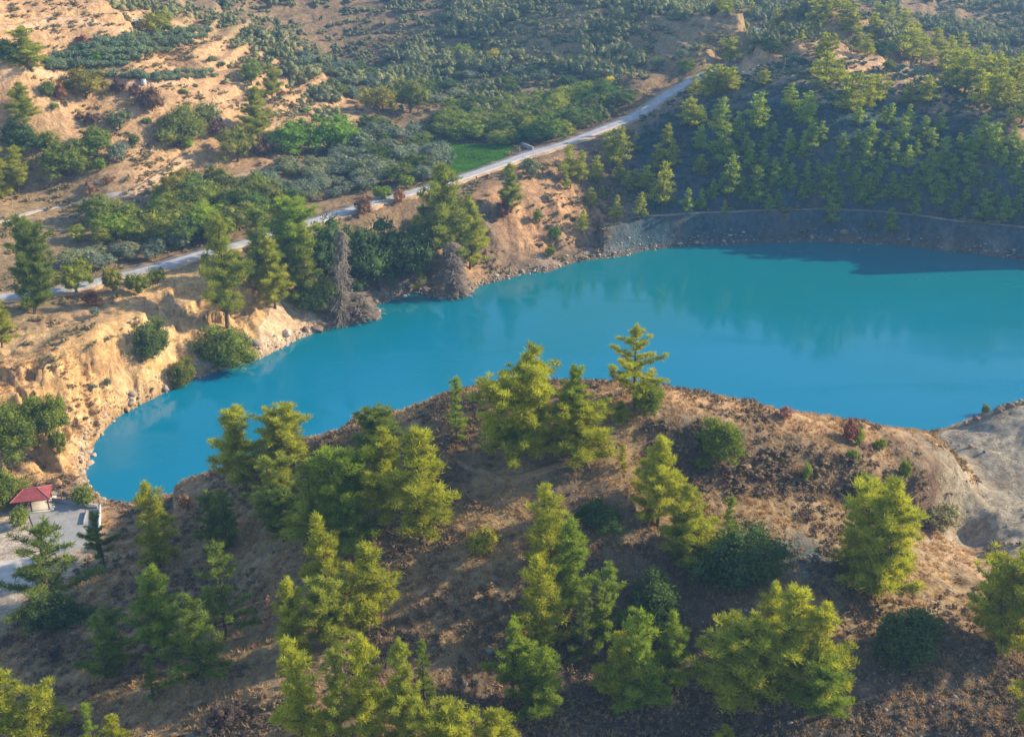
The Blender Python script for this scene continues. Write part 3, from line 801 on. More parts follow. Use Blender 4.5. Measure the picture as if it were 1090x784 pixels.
def dead_proto(key, seed, H=12.0, Rm=2.2):
    rs = np.random.default_rng(seed)
    tt = np.linspace(0, 1, 8)
    T = np.stack([0.2 * np.sin(tt * 5), 0.2 * np.cos(tt * 4), H * tt], 1)
    wood = [tube(T, 0.22 * (1 - tt) + 0.03, 7)]
    tw = []
    for i in range(230):
        t_ = rs.uniform(0.0, 0.97) ** 1.2; az = rs.uniform(0, 6.28)
        L = Rm * (1.15 - t_) ** 0.7 * rs.uniform(0.4, 1.0)
        st = np.array([0.2 * math.sin(t_ * 5), 0.2 * math.cos(t_ * 4), H * t_])
        dr = np.array([math.cos(az), math.sin(az), rs.uniform(-0.5, 0.25)])
        s = np.linspace(0, 1, 4)
        B = st + dr * L * s[:, None] - np.array([0, 0, 1]) * 0.25 * L * s[:, None] ** 2
        tw.append(tube(B, 0.05 * (1.1 - s), 4))
        for k in range(14):
            f = rs.uniform(0.15, 1); b0 = st + dr * L * f - np.array([0, 0, .25 * L * f * f])
            e = b0 + np.array([rs.normal() * .35, rs.normal() * .35, rs.uniform(-0.8, 0.15)])
            tw.append(tube(np.array([b0, (b0 + e) / 2 + rs.normal(size=3) * .06, e]), np.array([0.032, 0.026, 0.014]), 3))
    wv, wf = join_parts(wood); bv, bf = join_parts(tw)
    PROTO[key] = dict(trunk=mesh_np('trunk', wv, wf, M_DEADWOOD, True), crown=mesh_np('branches', bv, bf, M_DEADWOOD), H=H, W=Rm * 1.8, crown_name='branches')

# near pines (each about 20-30 thousand leaf faces, data shared by all copies)
_pp = pine_proto
def pine_proto(key, seed, **k):
    if not key.startswith('far'):
        k['nbr'] = int(k.get('nbr', 36) * 1.3); k['clump'] = k.get('clump', 1.0) * 0.74; k['n_per'] = int(k.get('n_per', 150) * 0.62); k['leaf'] = (0.36, 0.07); k['flat'] = k.get('flat', 0.62) * 1.15
    _pp(key, seed, **k)
pine_proto('cone_a', 11, prof='cone', nbr=44, Rm=2.7)
pine_proto('cone_b', 12, prof='irreg', nbr=40, Rm=2.5, lean=0.05)
pine_proto('cone_c', 13, prof='irreg', nbr=34, Rm=2.9, lean=-0.06, dens=0.9, bare=0.1)
pine_proto('round_a', 14, prof='round', nbr=50, Rm=3.3, base=0.08, leaders=2, n_per=130)
pine_proto('round_b', 15, prof='round', nbr=56, Rm=3.6, base=0.06, leaders=3, n_per=120)
pine_proto('layered', 16, prof='cone', nbr=20, Rm=4.0, base=0.14, dens=1.1, rise=0.25, clump=0.85, flat=0.42, lean=-0.03)
pine_proto('column_a', 17, prof='column', nbr=38, Rm=1.75, base=0.06, clump=0.9)
pine_proto('column_b', 18, prof='column', nbr=34, Rm=1.9, base=0.05, lean=0.05, clump=1.0)
pine_proto('thin', 19, prof='irreg', nbr=26, Rm=1.7, base=0.08, dens=0.8, clump=0.75, n_per=90, bare=0.15)
pine_proto('sparse', 20, prof='irreg', nbr=30, Rm=3.2, base=0.16, dens=0.75, clump=0.85, n_per=110, bare=0.25)
pine_proto('cone_a2', 61, prof='irreg', nbr=40, Rm=2.5, lean=-0.04, bare=0.12)
pine_proto('cone_b2', 62, prof='cone', nbr=38, Rm=2.9, base=0.2, bare=0.08, rise=0.6)
pine_proto('cone_c2', 63, prof='irreg', nbr=34, Rm=3.0, lean=0.07, leaders=2, base=0.1)
pine_proto('round_a2', 64, prof='round', nbr=46, Rm=3.2, base=0.14, leaders=2, rise=0.6, bare=0.1)
pine_proto('round_b2', 65, prof='irreg', nbr=58, Rm=3.7, base=0.08, leaders=4)
pine_proto('column_a2', 66, prof='column', nbr=34, Rm=1.9, base=0.05, lean=-0.06, bare=0.1)
pine_proto('sparse2', 67, prof='irreg', nbr=30, Rm=3.0, base=0.2, dens=0.8, clump=0.85, bare=0.2, lean=0.06)
VARIANTS = {'cone_a': ['cone_a', 'cone_a2'], 'cone_b': ['cone_b', 'cone_b2'], 'cone_c': ['cone_c', 'cone_c2'], 'round_a': ['round_a', 'round_a2'], 'round_b': ['round_b', 'round_b2'], 'column_a': ['column_a', 'column_a2'], 'sparse': ['sparse', 'sparse2']}
VCOUNT = {}
# farther pines
for k_ in range(4):
    pine_proto('far_%d' % k_, 30 + k_, prof=['cone', 'irreg', 'cone', 'round'][k_], nbr=22, Rm=[2.6, 2.7, 2.2, 3.0][k_], n_per=36, leaf=(0.62, 0.24), clump=1.25, limb_sides=3)
bush_proto('bush_a', 41, H=2.6, ncl=70, n_per=170, leaf=(0.14, 0.08), stem=-0.12, loose=0.3)
bush_proto('bush_b', 42, H=2.6, Rm=1.9, ncl=66, n_per=150, leaf=(0.15, 0.08), loose=0.45, stem=-0.15)
bush_proto('olive_a', 43, H=4.0, Rm=2.2, ncl=34, n_per=60, leaf=(0.34, 0.12), mat=M_OLIVE, loose=0.3, stem=0.25)
bush_proto('olive_b', 44, H=4.0, Rm=2.5, ncl=30, n_per=60, leaf=(0.34, 0.12), mat=M_OLIVE, loose=0.4, stem=0.2)
bush_proto('shrub_a', 45, H=2.0, Rm=1.3, ncl=22, n_per=45, leaf=(0.20, 0.09), loose=0.4, stem=0.05)
bush_proto('shrub_b', 46, H=1.8, Rm=1.4, ncl=20, n_per=45, leaf=(0.22, 0.09), mat=M_OLIVE, loose=0.5, stem=0.05)
bush_proto('dry_a', 47, H=1.6, Rm=1.3, ncl=20, n_per=50, leaf=(0.24, 0.06), mat=M_TWIG, loose=0.5, stem=0.02)
bush_proto('tree_a', 48, H=6.0, Rm=3.0, ncl=60, n_per=70, leaf=(0.30, 0.15), loose=0.4, stem=-0.02)
bush_proto('tree_b', 49, H=6.0, Rm=3.2, ncl=48, n_per=70, leaf=(0.30, 0.15), loose=0.5, stem=0.02)
dead_proto('dead', 50)
dead_proto('dead_b', 51, Rm=1.7)

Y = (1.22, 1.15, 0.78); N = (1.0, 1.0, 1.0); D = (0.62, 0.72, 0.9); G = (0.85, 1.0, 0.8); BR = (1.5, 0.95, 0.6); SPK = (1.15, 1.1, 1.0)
NAMES = {'pine': ('pine_tree', 'pine tree'), 'bush': ('shrub', 'shrub'), 'olive': ('olive_tree', 'olive tree'), 'tree': ('leafy_tree', 'tree'), 'dead': ('dead_tree', 'dead tree')}
NPLANT = {}
def plant_at(x, y, z, key, H, W, label, kind, colour=N, group=None, parts=True, rz=None, sink=0.12):
    if key in VARIANTS:
        VCOUNT[key] = VCOUNT.get(key, 0) + 1; key = VARIANTS[key][VCOUNT[key] % 2]
    pr = PROTO[key]
    nm, cat = NAMES[kind]
    NPLANT[nm] = NPLANT.get(nm, 0) + 1
    sz = H / pr['H']; sx = W / pr['W']
    rz = random.uniform(0, 6.283) if rz is None else rz
    cn = pr.get('crown_name', 'crown')
    if parts:
        o = thing(nm, (x, y, z - sink), label, cat, group, rz, (sx, sx, sz))
        for part, n_ in (('trunk', 'trunk'), ('crown', cn)):
            c_ = link(n_, pr[part], o)
            c_.color = (*colour, 1)
    else:
        o = link(nm, pr['crown']); tag(o, label, cat, group)
        o.location = (x, y, z - sink); o.rotation_euler = (0, 0, rz); o.scale = (sx, sx, sz); o.color = (*colour, 1)
    return o

def plant(u, v, h, w, key, label, kind='pine', colour=N, group=None, parts=True, rz=None):
    """base at photograph pixel (u, v), h and w as seen there; all turned into metres where the sight line meets the ground"""
    x, y, z, tdist = hit(u, v)
    dep = y * cp - (z - CAM_H) * sp
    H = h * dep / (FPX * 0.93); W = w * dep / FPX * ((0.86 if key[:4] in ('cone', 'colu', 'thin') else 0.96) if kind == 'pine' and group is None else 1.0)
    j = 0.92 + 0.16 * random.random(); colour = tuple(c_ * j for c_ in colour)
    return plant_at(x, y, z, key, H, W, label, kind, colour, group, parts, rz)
# ------------------------------------------------------------------ the near pines, one by one
L_ = [
 (676,437,93,74,'layered','lone pine with open layered branches standing out against the lake on the hill crest',Y,'pine'),
 (548,489,116,84,'round_b','big dense dome-shaped pine on the crest, the widest tree against the water',Y,'pine'),
 (487,468,70,30,'thin','slim wispy young pine just left of the big dome-shaped pine on the crest',G,'pine'),
 (616,470,84,56,'sparse','loose pale-topped pine on the crest between the dome pine and the lone layered pine',G,'pine'),
 (628,501,74,66,'round_a','low bushy yellow-green pine in front of the loose pine on the crest',Y,'pine'),
 (660,450,24,26,'cone_b','small yellow-green pine tucked beside the loose pine on the crest',Y,'pine'),
 (690,437,32,34,'bush_a','rounded green bush at the foot of the lone layered pine',Y,'bush'),
 (662,500,30,16,'thin','tiny upright pine on bare ground below the lone layered pine',Y,'pine'),
 (312,492,68,62,'round_a','round-topped pine at the left end of the crest, beside the lake',Y,'pine'),
 (262,520,90,64,'cone_b','broad yellow-green pine at the left end of the crest, left of the round-topped pine',Y,'pine'),
 (290,545,66,60,'cone_c','pine below the two pines at the left end of the crest',N,'pine'),
 (400,498,60,50,'round_a','dark domed pine behind the left pine clump, top against the hill crest',D,'pine'),
 (412,560,108,66,'cone_b','tall pine in the middle of the left clump with several pointed tops',Y,'pine'),
 (450,578,126,78,'cone_a','broad tall pine forming the right edge of the left clump',Y,'pine'),
 (372,590,112,80,'round_a','shaded pine deep inside the left clump',G,'pine'),
 (330,590,108,72,'cone_c','pine forming the left edge of the left clump',N,'pine'),
 (302,570,60,50,'round_b','low dark pine at the lower left of the left clump',D,'pine'),
 (170,603,100,46,'column_a','narrow pine at the waterside end of the left slope, crown lit at the top',Y,'pine'),
 (62,652,106,94,'sparse','open dark pine with see-through branches beside the concrete yard',D,'pine'),
 (112,606,68,38,'sparse','small see-through dark pine between the concrete yard and the left slope',D,'pine'),
 (236,588,72,50,'cone_c','shaded pine on the left slope behind the two dark slope pines',D,'pine'),
 (240,680,112,66,'sparse','tall thin-foliaged pine in full shade on the left slope',D,'pine'),
 (174,694,102,64,'cone_a','dark green pine in the middle of the left slope, one of a touching pair',G,'pine'),
 (216,728,100,82,'cone_c','dark pine with one sunlit lower bough, right of the touching pair',D,'pine'),
 (163,740,52,30,'thin','small grey-green pine at the foot of the touching pair on the left slope',D,'pine'),
 (113,720,78,58,'cone_c','solitary shaded pine on the lower left slope',D,'pine'),
 (62,668,38,40,'bush_b','dark undergrowth bush at the foot of the open pine beside the yard',D,'bush'),
 (348,640,100,52,'column_b','sunlit pine with stacked boughs in front of the left clump',Y,'pine'),
 (392,672,100,66,'cone_a','bright yellow-green pine at the lower right of the left clump',Y,'pine'),
 (366,690,84,58,'round_a','shaded pine just below the bright lower-right pine of the left clump',N,'pine'),
 (312,700,94,40,'column_a','narrow sunlit pine leaning up from the bottom left-centre group',Y,'pine'),
 (322,790,128,62,'column_b','tall stacked pine at the left of the bottom left-centre group',Y,'pine'),
 (356,795,120,58,'cone_c','pine with pale bare twigs in the middle of the bottom left-centre group',N,'pine'),
 (398,797,136,52,'column_a','slender cone-shaped pine at the right of the bottom left-centre group',Y,'pine'),
 (432,795,132,46,'cone_b','dark-sided pointed pine rightmost of the bottom left-centre group',N,'pine'),
 (452,760,90,36,'thin','faint shaded pine behind the rightmost pine of the bottom left-centre group',D,'pine'),
 (482,812,82,76,'round_a','bright pine at the bottom edge of the photo, left half of the pair there',Y,'pine'),
 (528,815,70,62,'cone_b','bright pine at the bottom edge of the photo, right half of the pair there',Y,'pine'),
 (583,606,100,62,'column_b','tall pale-topped pine at the head of the central column of pines',Y,'pine'),
 (606,650,106,50,'column_a','shaded pine on the right side of the central column of pines',G,'pine'),
 (577,690,112,58,'column_a','brightly lit stacked pine in the middle of the central column of pines',Y,'pine'),
 (546,745,100,60,'sparse','loose grey-green pine at the lower left of the central column of pines',G,'pine'),
 (572,765,90,62,'cone_c','shaded pine at the foot of the central column of pines',G,'pine'),
 (618,705,86,40,'thin','thin dark pine at the right of the central column of pines',D,'pine'),
 (645,690,100,56,'sparse','pine with a pale bare forked trunk showing through its crown',G,'pine'),
 (652,745,84,46,'cone_b','yellow-green pine in front of the pale forked-trunk pine',Y,'pine'),
 (683,760,120,74,'cone_c','broad pine at the centre of the bottom middle group',G,'pine'),
 (716,728,86,42,'column_b','upright pine at the right end of the bottom middle group',G,'pine'),
 (696,668,56,60,'bush_a','dome of dark evergreen shrub behind the bottom middle group of pines',D,'bush'),
 (700,560,100,62,'cone_a','bright pine at the centre of the hill, top of the central right clump',Y,'pine'),
 (728,596,86,56,'cone_b','sunlit pine to the lower right of the bright central pine',Y,'pine'),
 (752,610,60,66,'round_a','yellow-green low pine crown sloping down from the bright central pine',Y,'pine'),
 (785,622,66,62,'bush_b','large dark green shrub at the right end of the central right clump',D,'bush'),
 (776,572,48,28,'thin','faint small pine on the dry grass behind the large dark green shrub',G,'pine'),
 (640,560,24,36,'bush_b','low dark shrub on bare slope left of the bright central pine',D,'bush'),
 (932,628,134,84,'round_b','solitary broad pine on the right of the hill with a brown lower edge',Y,'pine'),
 (908,610,70,50,'cone_c','shaded lower left bough mass joined to the solitary broad pine',N,'pine'),
 (778,738,100,92,'round_a','broad round pine at the left of the large bottom right cluster',Y,'pine'),
 (818,690,82,40,'column_b','pointed pine rising behind the large bottom right cluster',Y,'pine'),
 (838,752,138,84,'cone_a','tallest pine in the middle of the large bottom right cluster',Y,'pine'),
 (872,755,124,70,'cone_b','yellowish pine at the right of the large bottom right cluster',Y,'pine'),
 (882,760,76,60,'round_a','low dark-based pine at the right foot of the large bottom right cluster',G,'pine'),
 (815,756,66,60,'sparse','small pine with a slanting pale trunk under the bottom right cluster',G,'pine'),
 (962,706,60,60,'bush_a','solitary round dark bush in the open between the bottom right cluster and the right edge',D,'bush'),
 (1070,690,128,80,'round_b','large bright pine at the right edge of the photo',Y,'pine'),
 (1050,672,80,50,'cone_c','lower left crown beside the large bright pine at the right edge',N,'pine'),
 (1100,790,116,66,'cone_b','pine cut by the right edge near the bottom corner',Y,'pine'),
 (28,800,100,84,'cone_c','sunlit pine in the bottom left corner with pale inner branches',Y,'pine'),
 (98,800,62,26,'thin','thin small pine to the right of the corner pine at bottom left',G,'pine'),
 (126,802,48,30,'cone_b','small sunlit pine second to the right of the corner pine at bottom left',Y,'pine'),
 (770,806,40,34,'cone_b','tip of a pine poking up at the bottom edge below the bottom right cluster',Y,'pine'),
 (765,489,42,42,'bush_a','round yellow-green bush alone on the brown crest',Y,'bush'),
 (747,503,20,18,'shrub_a','small light green shrub below the round yellow-green bush',Y,'bush'),
 (513,590,30,40,'shrub_a','small yellow shrub in the middle of the bare dark slope',(2.2,1.6,0.8),'bush'),
 (903,470,26,22,'dry_a','reddish dry bush on the right part of the crest',(1.9,1.0,0.9),'bush'),
 (913,474,20,16,'shrub_a','light green shrub touching the reddish dry bush on the crest',(1.5,1.4,0.8),'bush'),
 (866,440,10,14,'shrub_a','tiny green shrub on the crest line against the lake',(1.5,1.4,0.8),'bush'),
 (834,444,13,20,'dry_a','pink-brown dry shrub on the crest line against the lake',(2.4,1.7,1.5),'bush'),
 (936,479,14,16,'shrub_a','small green shrub on the crest right of the reddish dry bush',(1.4,1.3,0.8),'bush'),
 (906,492,16,16,'shrub_a','small green shrub below the reddish dry bush',(1.4,1.3,0.8),'bush'),
 (858,512,22,14,'shrub_a','small bright green shrub in the dark scrub band of the crest',(1.6,1.5,0.8),'bush'),
 (962,512,26,14,'shrub_a','small bright green shrub at the right end of the dark scrub band',(1.6,1.5,0.8),'bush'),
 (918,535,36,30,'shrub_a','light green leafy shrub behind the top of the solitary broad pine',(1.5,1.4,0.8),'bush'),
 (1048,441,16,10,'shrub_a','tiny green shrub on the pale bank at the right, against the lake',(1.5,1.3,0.8),'bush'),
 (1000,562,26,50,'shrub_b','sparse yellowish shrub on the pale ground right of the solitary broad pine',(1.5,1.2,0.9),'bush'),
 (198,542,18,18,'dry_a','round tan dry bush on the waterside end of the left slope',(2.0,1.5,1.0),'bush'),
 (60,700,14,20,'dry_a','dark dry bush on the lower left slope',(0.7,0.7,0.8),'bush'),
 (240,775,30,44,'dry_a','dark twiggy bush at the bottom of the left slope',(0.6,0.6,0.7),'bush'),
 # left shore
 (37,334,98,50,'round_a','dense dark cone-shaped pine at the far left beside the road',D,'pine'),
 (2,370,56,32,'cone_a','bright green pine cut by the left edge above the ochre cliff',Y,'pine'),
 (242,348,116,54,'cone_a','tall dark pine on the shore bank beside the ochre cliff',N,'pine'),
 (293,328,74,40,'cone_b','bright yellow-green pine between the taller shore pines',Y,'pine'),
 (272,308,84,60,'cone_c','dark pine standing behind the bright yellow-green shore pine',D,'pine'),
 (300,290,78,56,'round_a','leafy mid-green pine across the road behind the shore pines',G,'pine'),
 (322,322,78,46,'cone_c','pine left of the tall grey dead tree on the shore',N,'pine'),
 (336,330,36,34,'bush_b','yellow-green bush at the foot of the pine left of the tall dead tree',Y,'bush'),
 (474,284,104,66,'cone_b','tallest shore pine, rising across the road near the middle of the shore',N,'pine'),
 (500,286,72,42,'cone_a','sunlit pine right of the tallest shore pine',Y,'pine'),
 (448,280,60,40,'cone_c','dark pine left of the tallest shore pine',D,'pine'),
 (446,310,34,20,'thin','small pale-trunked pine by the water under the dark shore pines',G,'pine'),
 (544,226,50,28,'cone_b','small pine above the reddish bank just below the road',N,'pine'),
 (538,230,20,22,'dry_a','dark reddish bush at the foot of the small pine on the reddish bank',(1.0,0.6,0.5),'bush'),
 (366,343,98,34,'dead','tall grey dead tree with dense bare hanging twigs at the water\'s edge',SPK,'dead'),
 (484,310,52,34,'dead_b','broad low grey dead tree at the water\'s edge right of centre shore',SPK,'dead'),
 (384,334,22,40,'dead_b','fallen-looking grey brushwood tree beside the tall dead tree',SPK,'dead'),
 (352,300,64,50,'tree_a','dark leafy tree behind the tall grey dead tree',D,'tree'),
 (404,308,66,56,'tree_b','dark bluish leafy tree right of the tall grey dead tree',D,'tree'),
 (428,296,56,50,'tree_a','dark leafy tree between the tall dead tree and the shore pines',D,'tree'),
 (380,290,46,44,'tree_a','mid-green leafy tree above the tall grey dead tree, below the road',G,'tree'),
 (163,381,40,36,'bush_a','round dark olive-green bush alone on the face of the ochre cliff',(0.9,0.9,1.1),'bush'),
 (195,408,28,26,'bush_a','small round green bush low on the ochre cliff near the water',(1.3,1.1,0.9),'bush'),
 (240,388,38,44,'bush_b','yellow-green bush between the ochre cliff and the white shore rocks',Y,'bush'),
 (255,376,26,26,'shrub_b','grey-green shrub beside the yellow-green bush above the white shore rocks',(1.3,1.2,0.7),'bush'),
 (18,478,48,46,'bush_b','bright yellow-green bush at the left edge on the reddish bank',Y,'bush'),
 (50,464,44,40,'bush_a','bright green bush right of the left-edge bush on the reddish bank',Y,'bush'),
 (62,482,28,22,'shrub_a','small green bush below the pair of bright bushes on the reddish bank',Y,'bush'),
 (5,540,40,34,'bush_b','yellow-green bush at the left edge in front of the red-roofed shelter',Y,'bush'),
 (22,560,22,26,'shrub_a','green shrub just in front of the red-roofed shelter',Y,'bush'),
 (90,536,18,34,'shrub_a','green shrub between the concrete yard and the tip of the lake',Y,'bush'),
 (98,416,8,12,'shrub_b','tiny grey-green shrub on the ochre cliff, left one of the two',N,'bush'),
 (115,411,10,10,'shrub_b','tiny grey-green shrub on the ochre cliff, right one of the two',N,'bush'),
 (102,336,9,16,'shrub_b','low green shrub on top of the ochre cliff',N,'bush'),
 (82,312,34,30,'tree_b','yellow-green small tree by the road right of the dark cone-shaped pine',(1.5,1.3,0.8),'tree'),
 (120,310,26,26,'shrub_a','yellowish shrub on the roadside above the ochre cliff',(1.8,1.3,0.8),'bush'),
 (146,312,22,30,'shrub_a','olive-green shrub on the roadside above the ochre cliff',(1.4,1.2,0.8),'bush'),
 (168,302,18,22,'shrub_a','round shrub on the roadside, nearest the shore pines',(1.3,1.2,0.8),'bush'),
 (98,324,16,24,'dry_a','brown dry shrub on the roadside above the ochre cliff',BR,'bush'),
 # left hillside, larger plants
 (27,135,44,36,'cone_b','pine with ragged crown high on the tan hillside near the left edge',N,'pine'),
 (4,212,56,36,'round_a','broad pine at the left edge of the tan hillside, left of a pair',Y,'pine'),
 (20,206,48,34,'cone_a','pine at the left edge of the tan hillside, right of a pair',Y,'pine'),
 (34,76,44,46,'cone_b','large pine at the upper left of the tan hillside next to the olive terrace',N,'pine'),
 (10,66,22,22,'tree_a','dark round tree left of the large upper left hillside pine',D,'tree'),
 (74,190,38,42,'tree_a','round tree with a dark shaded left side below the hillside track',Y,'tree'),
 (24,164,34,36,'tree_a','dark round tree behind the left edge pair of pines',D,'tree'),
 (50,162,22,20,'tree_b','yellow-green small tree right of the dark round tree',(1.5,1.3,0.8),'tree'),
 (104,164,27,32,'tree_a','small umbrella-shaped green tree on the open tan slope',(1.1,1.1,0.8),'tree'),
 (128,172,20,24,'shrub_b','grey-green bush right of the small umbrella-shaped tree',N,'bush'),
 (108,182,14,12,'shrub_a','bright green shrub right of the round tree with the dark side',(1.6,1.7,0.7),'bush'),
 (276,150,54,40,'cone_a','tall cone-shaped pine in the middle of the hillside',N,'pine'),
 (290,110,40,26,'cone_b','pine above the tall cone-shaped hillside pine',N,'pine'),
 (268,90,24,22,'tree_b','small green tree left of the pine above the cone-shaped pine',(1.2,1.2,0.8),'tree'),
 (290,162,22,24,'shrub_b','olive shrub at the foot of the tall cone-shaped hillside pine',(1.2,1.1,0.8),'bush'),
 (314,164,34,38,'tree_a','bright green dense tree, left one of the green pair above the orchard',(1.15,1.45,0.75),'tree'),
 (352,164,38,42,'tree_a','bright green dense tree, right one of the green pair above the orchard',(1.2,1.5,0.7),'tree'),
 (253,172,34,30,'tree_b','dull olive-green tree left of the green pair above the orchard',(1.5,1.2,0.9),'tree'),
 (222,132,24,24,'shrub_b','olive-green hillside shrub below the sandy spur',(1.2,1.1,0.7),'bush'),
 (195,150,34,44,'bush_b','wide olive-green bush on the open tan slope',(1.4,1.2,1.2),'bush'),
 (201,158,12,18,'shrub_a','vivid lime-green little shrub at the foot of the wide olive-green bush',(2.0,2.2,0.6),'bush'),
 (128,138,20,26,'shrub_b','dull green shrub above the small umbrella-shaped tree',(1.0,0.95,0.7),'bush'),
 (143,154,11,14,'shrub_a','small round green shrub on the bare tan patch',N,'bush'),
 (92,104,28,36,'tree_b','brownish olive bush mass below the olive terrace',(1.8,1.2,1.0),'tree'),
 (52,104,18,18,'shrub_a','dark green shrub left of the brownish olive bush mass',N,'bush'),
 (64,106,18,18,'dry_a','golden brown shrub touching the brownish olive bush mass',BR,'bush'),
 (162,118,26,32,'dry_a','broad brown bush below the terrace edge',(1.2,0.95,0.8),'bush'),
 (127,100,16,20,'dry_a','purple-brown bush under the terrace edge, left one of two',(1.0,0.8,0.85),'bush'),
 (145,102,14,16,'dry_a','purple-brown bush under the terrace edge, right one of two',(1.0,0.8,0.85),'bush'),
 (97,134,14,20,'dry_a','purple-brown round bush on the tan slope',(1.0,0.8,0.85),'bush'),
 (230,144,14,26,'dry_a','dark purple-brown bush beneath the sandy spur',(0.9,0.72,0.75),'bush'),
 (276,166,20,26,'dry_a','brown bush between the cone-shaped pine and the green pair',(1.0,0.8,0.75),'bush'),
 (88,50,12,14,'dry_a','dark red bush on the upper left hillside above the olive terrace',(1.4,0.55,0.5),'bush'),
 (168,38,24,26,'tree_b','yellow-green round tree on the sandy brow of the hill',(1.7,1.4,0.9),'tree'),
 (102,65,10,20,'shrub_a','bright green shrub among the grey olive terrace trees',(1.2,1.7,0.7),'bush'),
 (188,220,36,34,'tree_b','brown-green tree at the start of the wooded strip below the track',(1.6,1.1,0.9),'tree'),
 (200,222,30,34,'tree_a','dark green tree at the start of the wooded strip below the track',(0.8,1.0,0.9),'tree'),
 (199,232,14,16,'shrub_a','lime-green shrub below the dark green tree of the wooded strip',(2.0,1.9,0.7),'bush'),
 (402,122,28,26,'tree_b','yellow-brown round tree on the valley edge',(2.0,1.4,0.8),'tree'),
 (437,120,34,30,'tree_b','taller olive-green tree right of the yellow-brown valley tree',(1.4,1.2,0.8),'tree'),
 (492,62,14,16,'tree_a','round yellow-green tree alone on the far terraces',(2.0,1.9,0.8),'tree'),
 (526,66,13,14,'tree_a','bright yellow tree on the far terraces',(3.2,2.2,0.8),'tree'),
 (650,92,10,14,'shrub_a','small bright yellow bush beside the far end of the road',(5.0,3.2,0.8),'bush'),
 (565,190,22,22,'shrub_b','olive shrub on the bank directly below the road bend',(1.0,0.95,0.7),'bush'),
 (572,236,14,14,'shrub_a','green shrub on the bare reddish bank, upper of three',(1.4,1.2,0.8),'bush'),
 (590,256,16,16,'shrub_a','green shrub on the bare reddish bank, middle of three',(1.1,1.2,0.8),'bush'),
 (586,274,12,12,'shrub_a','green shrub on the bare reddish bank, lowest of three near the water',(1.4,1.3,0.8),'bush'),
 (406,212,14,22,'shrub_a','bright green shrub on the field side of the road',(1.4,1.5,0.7),'bush'),
 (426,216,16,16,'dry_a','golden shrub at the road edge left of the tallest shore pine',(2.4,1.6,0.9),'bush'),
 (432,200,14,20,'shrub_a','yellow-green shrub across the road from the tallest shore pine',(1.7,1.6,0.8),'bush'),
 (388,228,20,24,'dry_a','olive-brown roadside tree above the dark leafy shore trees',(1.6,1.2,0.8),'bush'),
]
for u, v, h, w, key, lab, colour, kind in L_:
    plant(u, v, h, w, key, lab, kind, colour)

# ------------------------------------------------------------------ pines of the ridge
def unzoom(lst, ou, ov, sc):
    return [(ou + a / sc, ov + b / sc, c / sc) for a, b, c in lst]
FACE = unzoom([(30,400,90),(55,560,80),(60,480,90),(120,440,110),(125,530,120),(175,450,90),(245,420,110),(215,550,80),(258,545,60),(290,600,80),(345,610,90),(150,640,130),(190,640,90),(230,655,100),(95,640,80),(15,680,80),(60,670,60),(135,680,50),(275,670,50),(335,500,80),(400,400,130),(385,510,70),(410,480,80),(440,450,60),(460,640,110),(480,600,60),(395,570,60),(400,620,60),(470,715,75),(510,500,60),(520,560,70),(490,540,60),(600,460,90),(585,540,90),(555,590,70),(590,660,90),(612,620,70),(660,742,100),(670,530,90),(715,540,80),(700,460,110),(745,500,60),(765,450,70),(790,470,80),(830,550,90),(860,560,60),(780,600,100),(900,590,90),(920,520,110),(870,690,70),(810,660,90),(830,640,70),(700,640,90),(730,640,80),(660,640,90),(950,600,50),(950,470,110),(990,520,110),(1020,540,80),(1050,470,80),(1080,520,90),(1085,620,70),(950,700,100),(1020,710,110),(1000,660,60),(380,640,50),(600,730,50),(340,350,70),(290,450,60),(640,400,60),(350,480,60),(650,480,60),(880,470,60),(820,420,60),(1050,560,60),(560,460,50),(320,560,60),(430,560,60),(540,600,70),(500,650,60),(625,560,60),(740,590,60),(850,620,60),(900,660,70),(980,590,60),(1060,600,80),(560,400,70),(660,400,70),(720,400,60),(200,500,70),(160,560,60),(260,480,60),(60,400,70),(300,660,50),(560,650,60),(740,690,60),(1060,690,80)], 726, 0, 2.992)
WEST = unzoom([(130,500,180),(190,520,150),(270,520,140),(360,430,210),(400,440,170),(320,330,90),(390,500,120),(240,650,110),(300,600,80),(440,560,120),(480,540,120),(380,720,170),(500,710,160),(530,570,160),(620,660,220),(650,320,130),(600,450,120),(670,450,170),(760,230,160),(200,783,150),(110,550,90),(480,300,60),(820,480,130)], 580, 90, 4.955)
TOP = unzoom([(450,290,120),(460,200,80),(530,360,150),(590,350,110),(620,320,80),(500,270,70),(430,240,60),(300,95,60),(320,110,50),(380,130,40),(425,100,90),(440,190,60),(540,110,80),(520,90,80),(590,180,60),(610,110,80),(660,110,70),(700,110,70),(720,190,90),(760,200,100),(800,180,80),(740,150,90),(850,200,90),(860,280,120),(900,290,110),(940,340,100),(980,300,110),(1000,350,100),(1040,340,90),(1080,390,110),(1060,300,100),(1020,260,80),(930,230,90),(880,190,80),(960,220,70),(1075,240,80),(720,330,70),(780,330,80),(130,290,70),(80,310,100),(40,310,80),(110,300,80),(160,290,60),(260,270,40),(150,200,90),(145,40,50),(220,50,50),(20,390,80),(830,230,80),(900,250,80),(1000,230,70),(460,60,60),(490,30,60),(350,60,50),(400,30,60),(660,60,50),(620,60,60),(120,30,60),(60,20,50),(560,150,50),(1040,400,60)], 726, 0, 2.992)
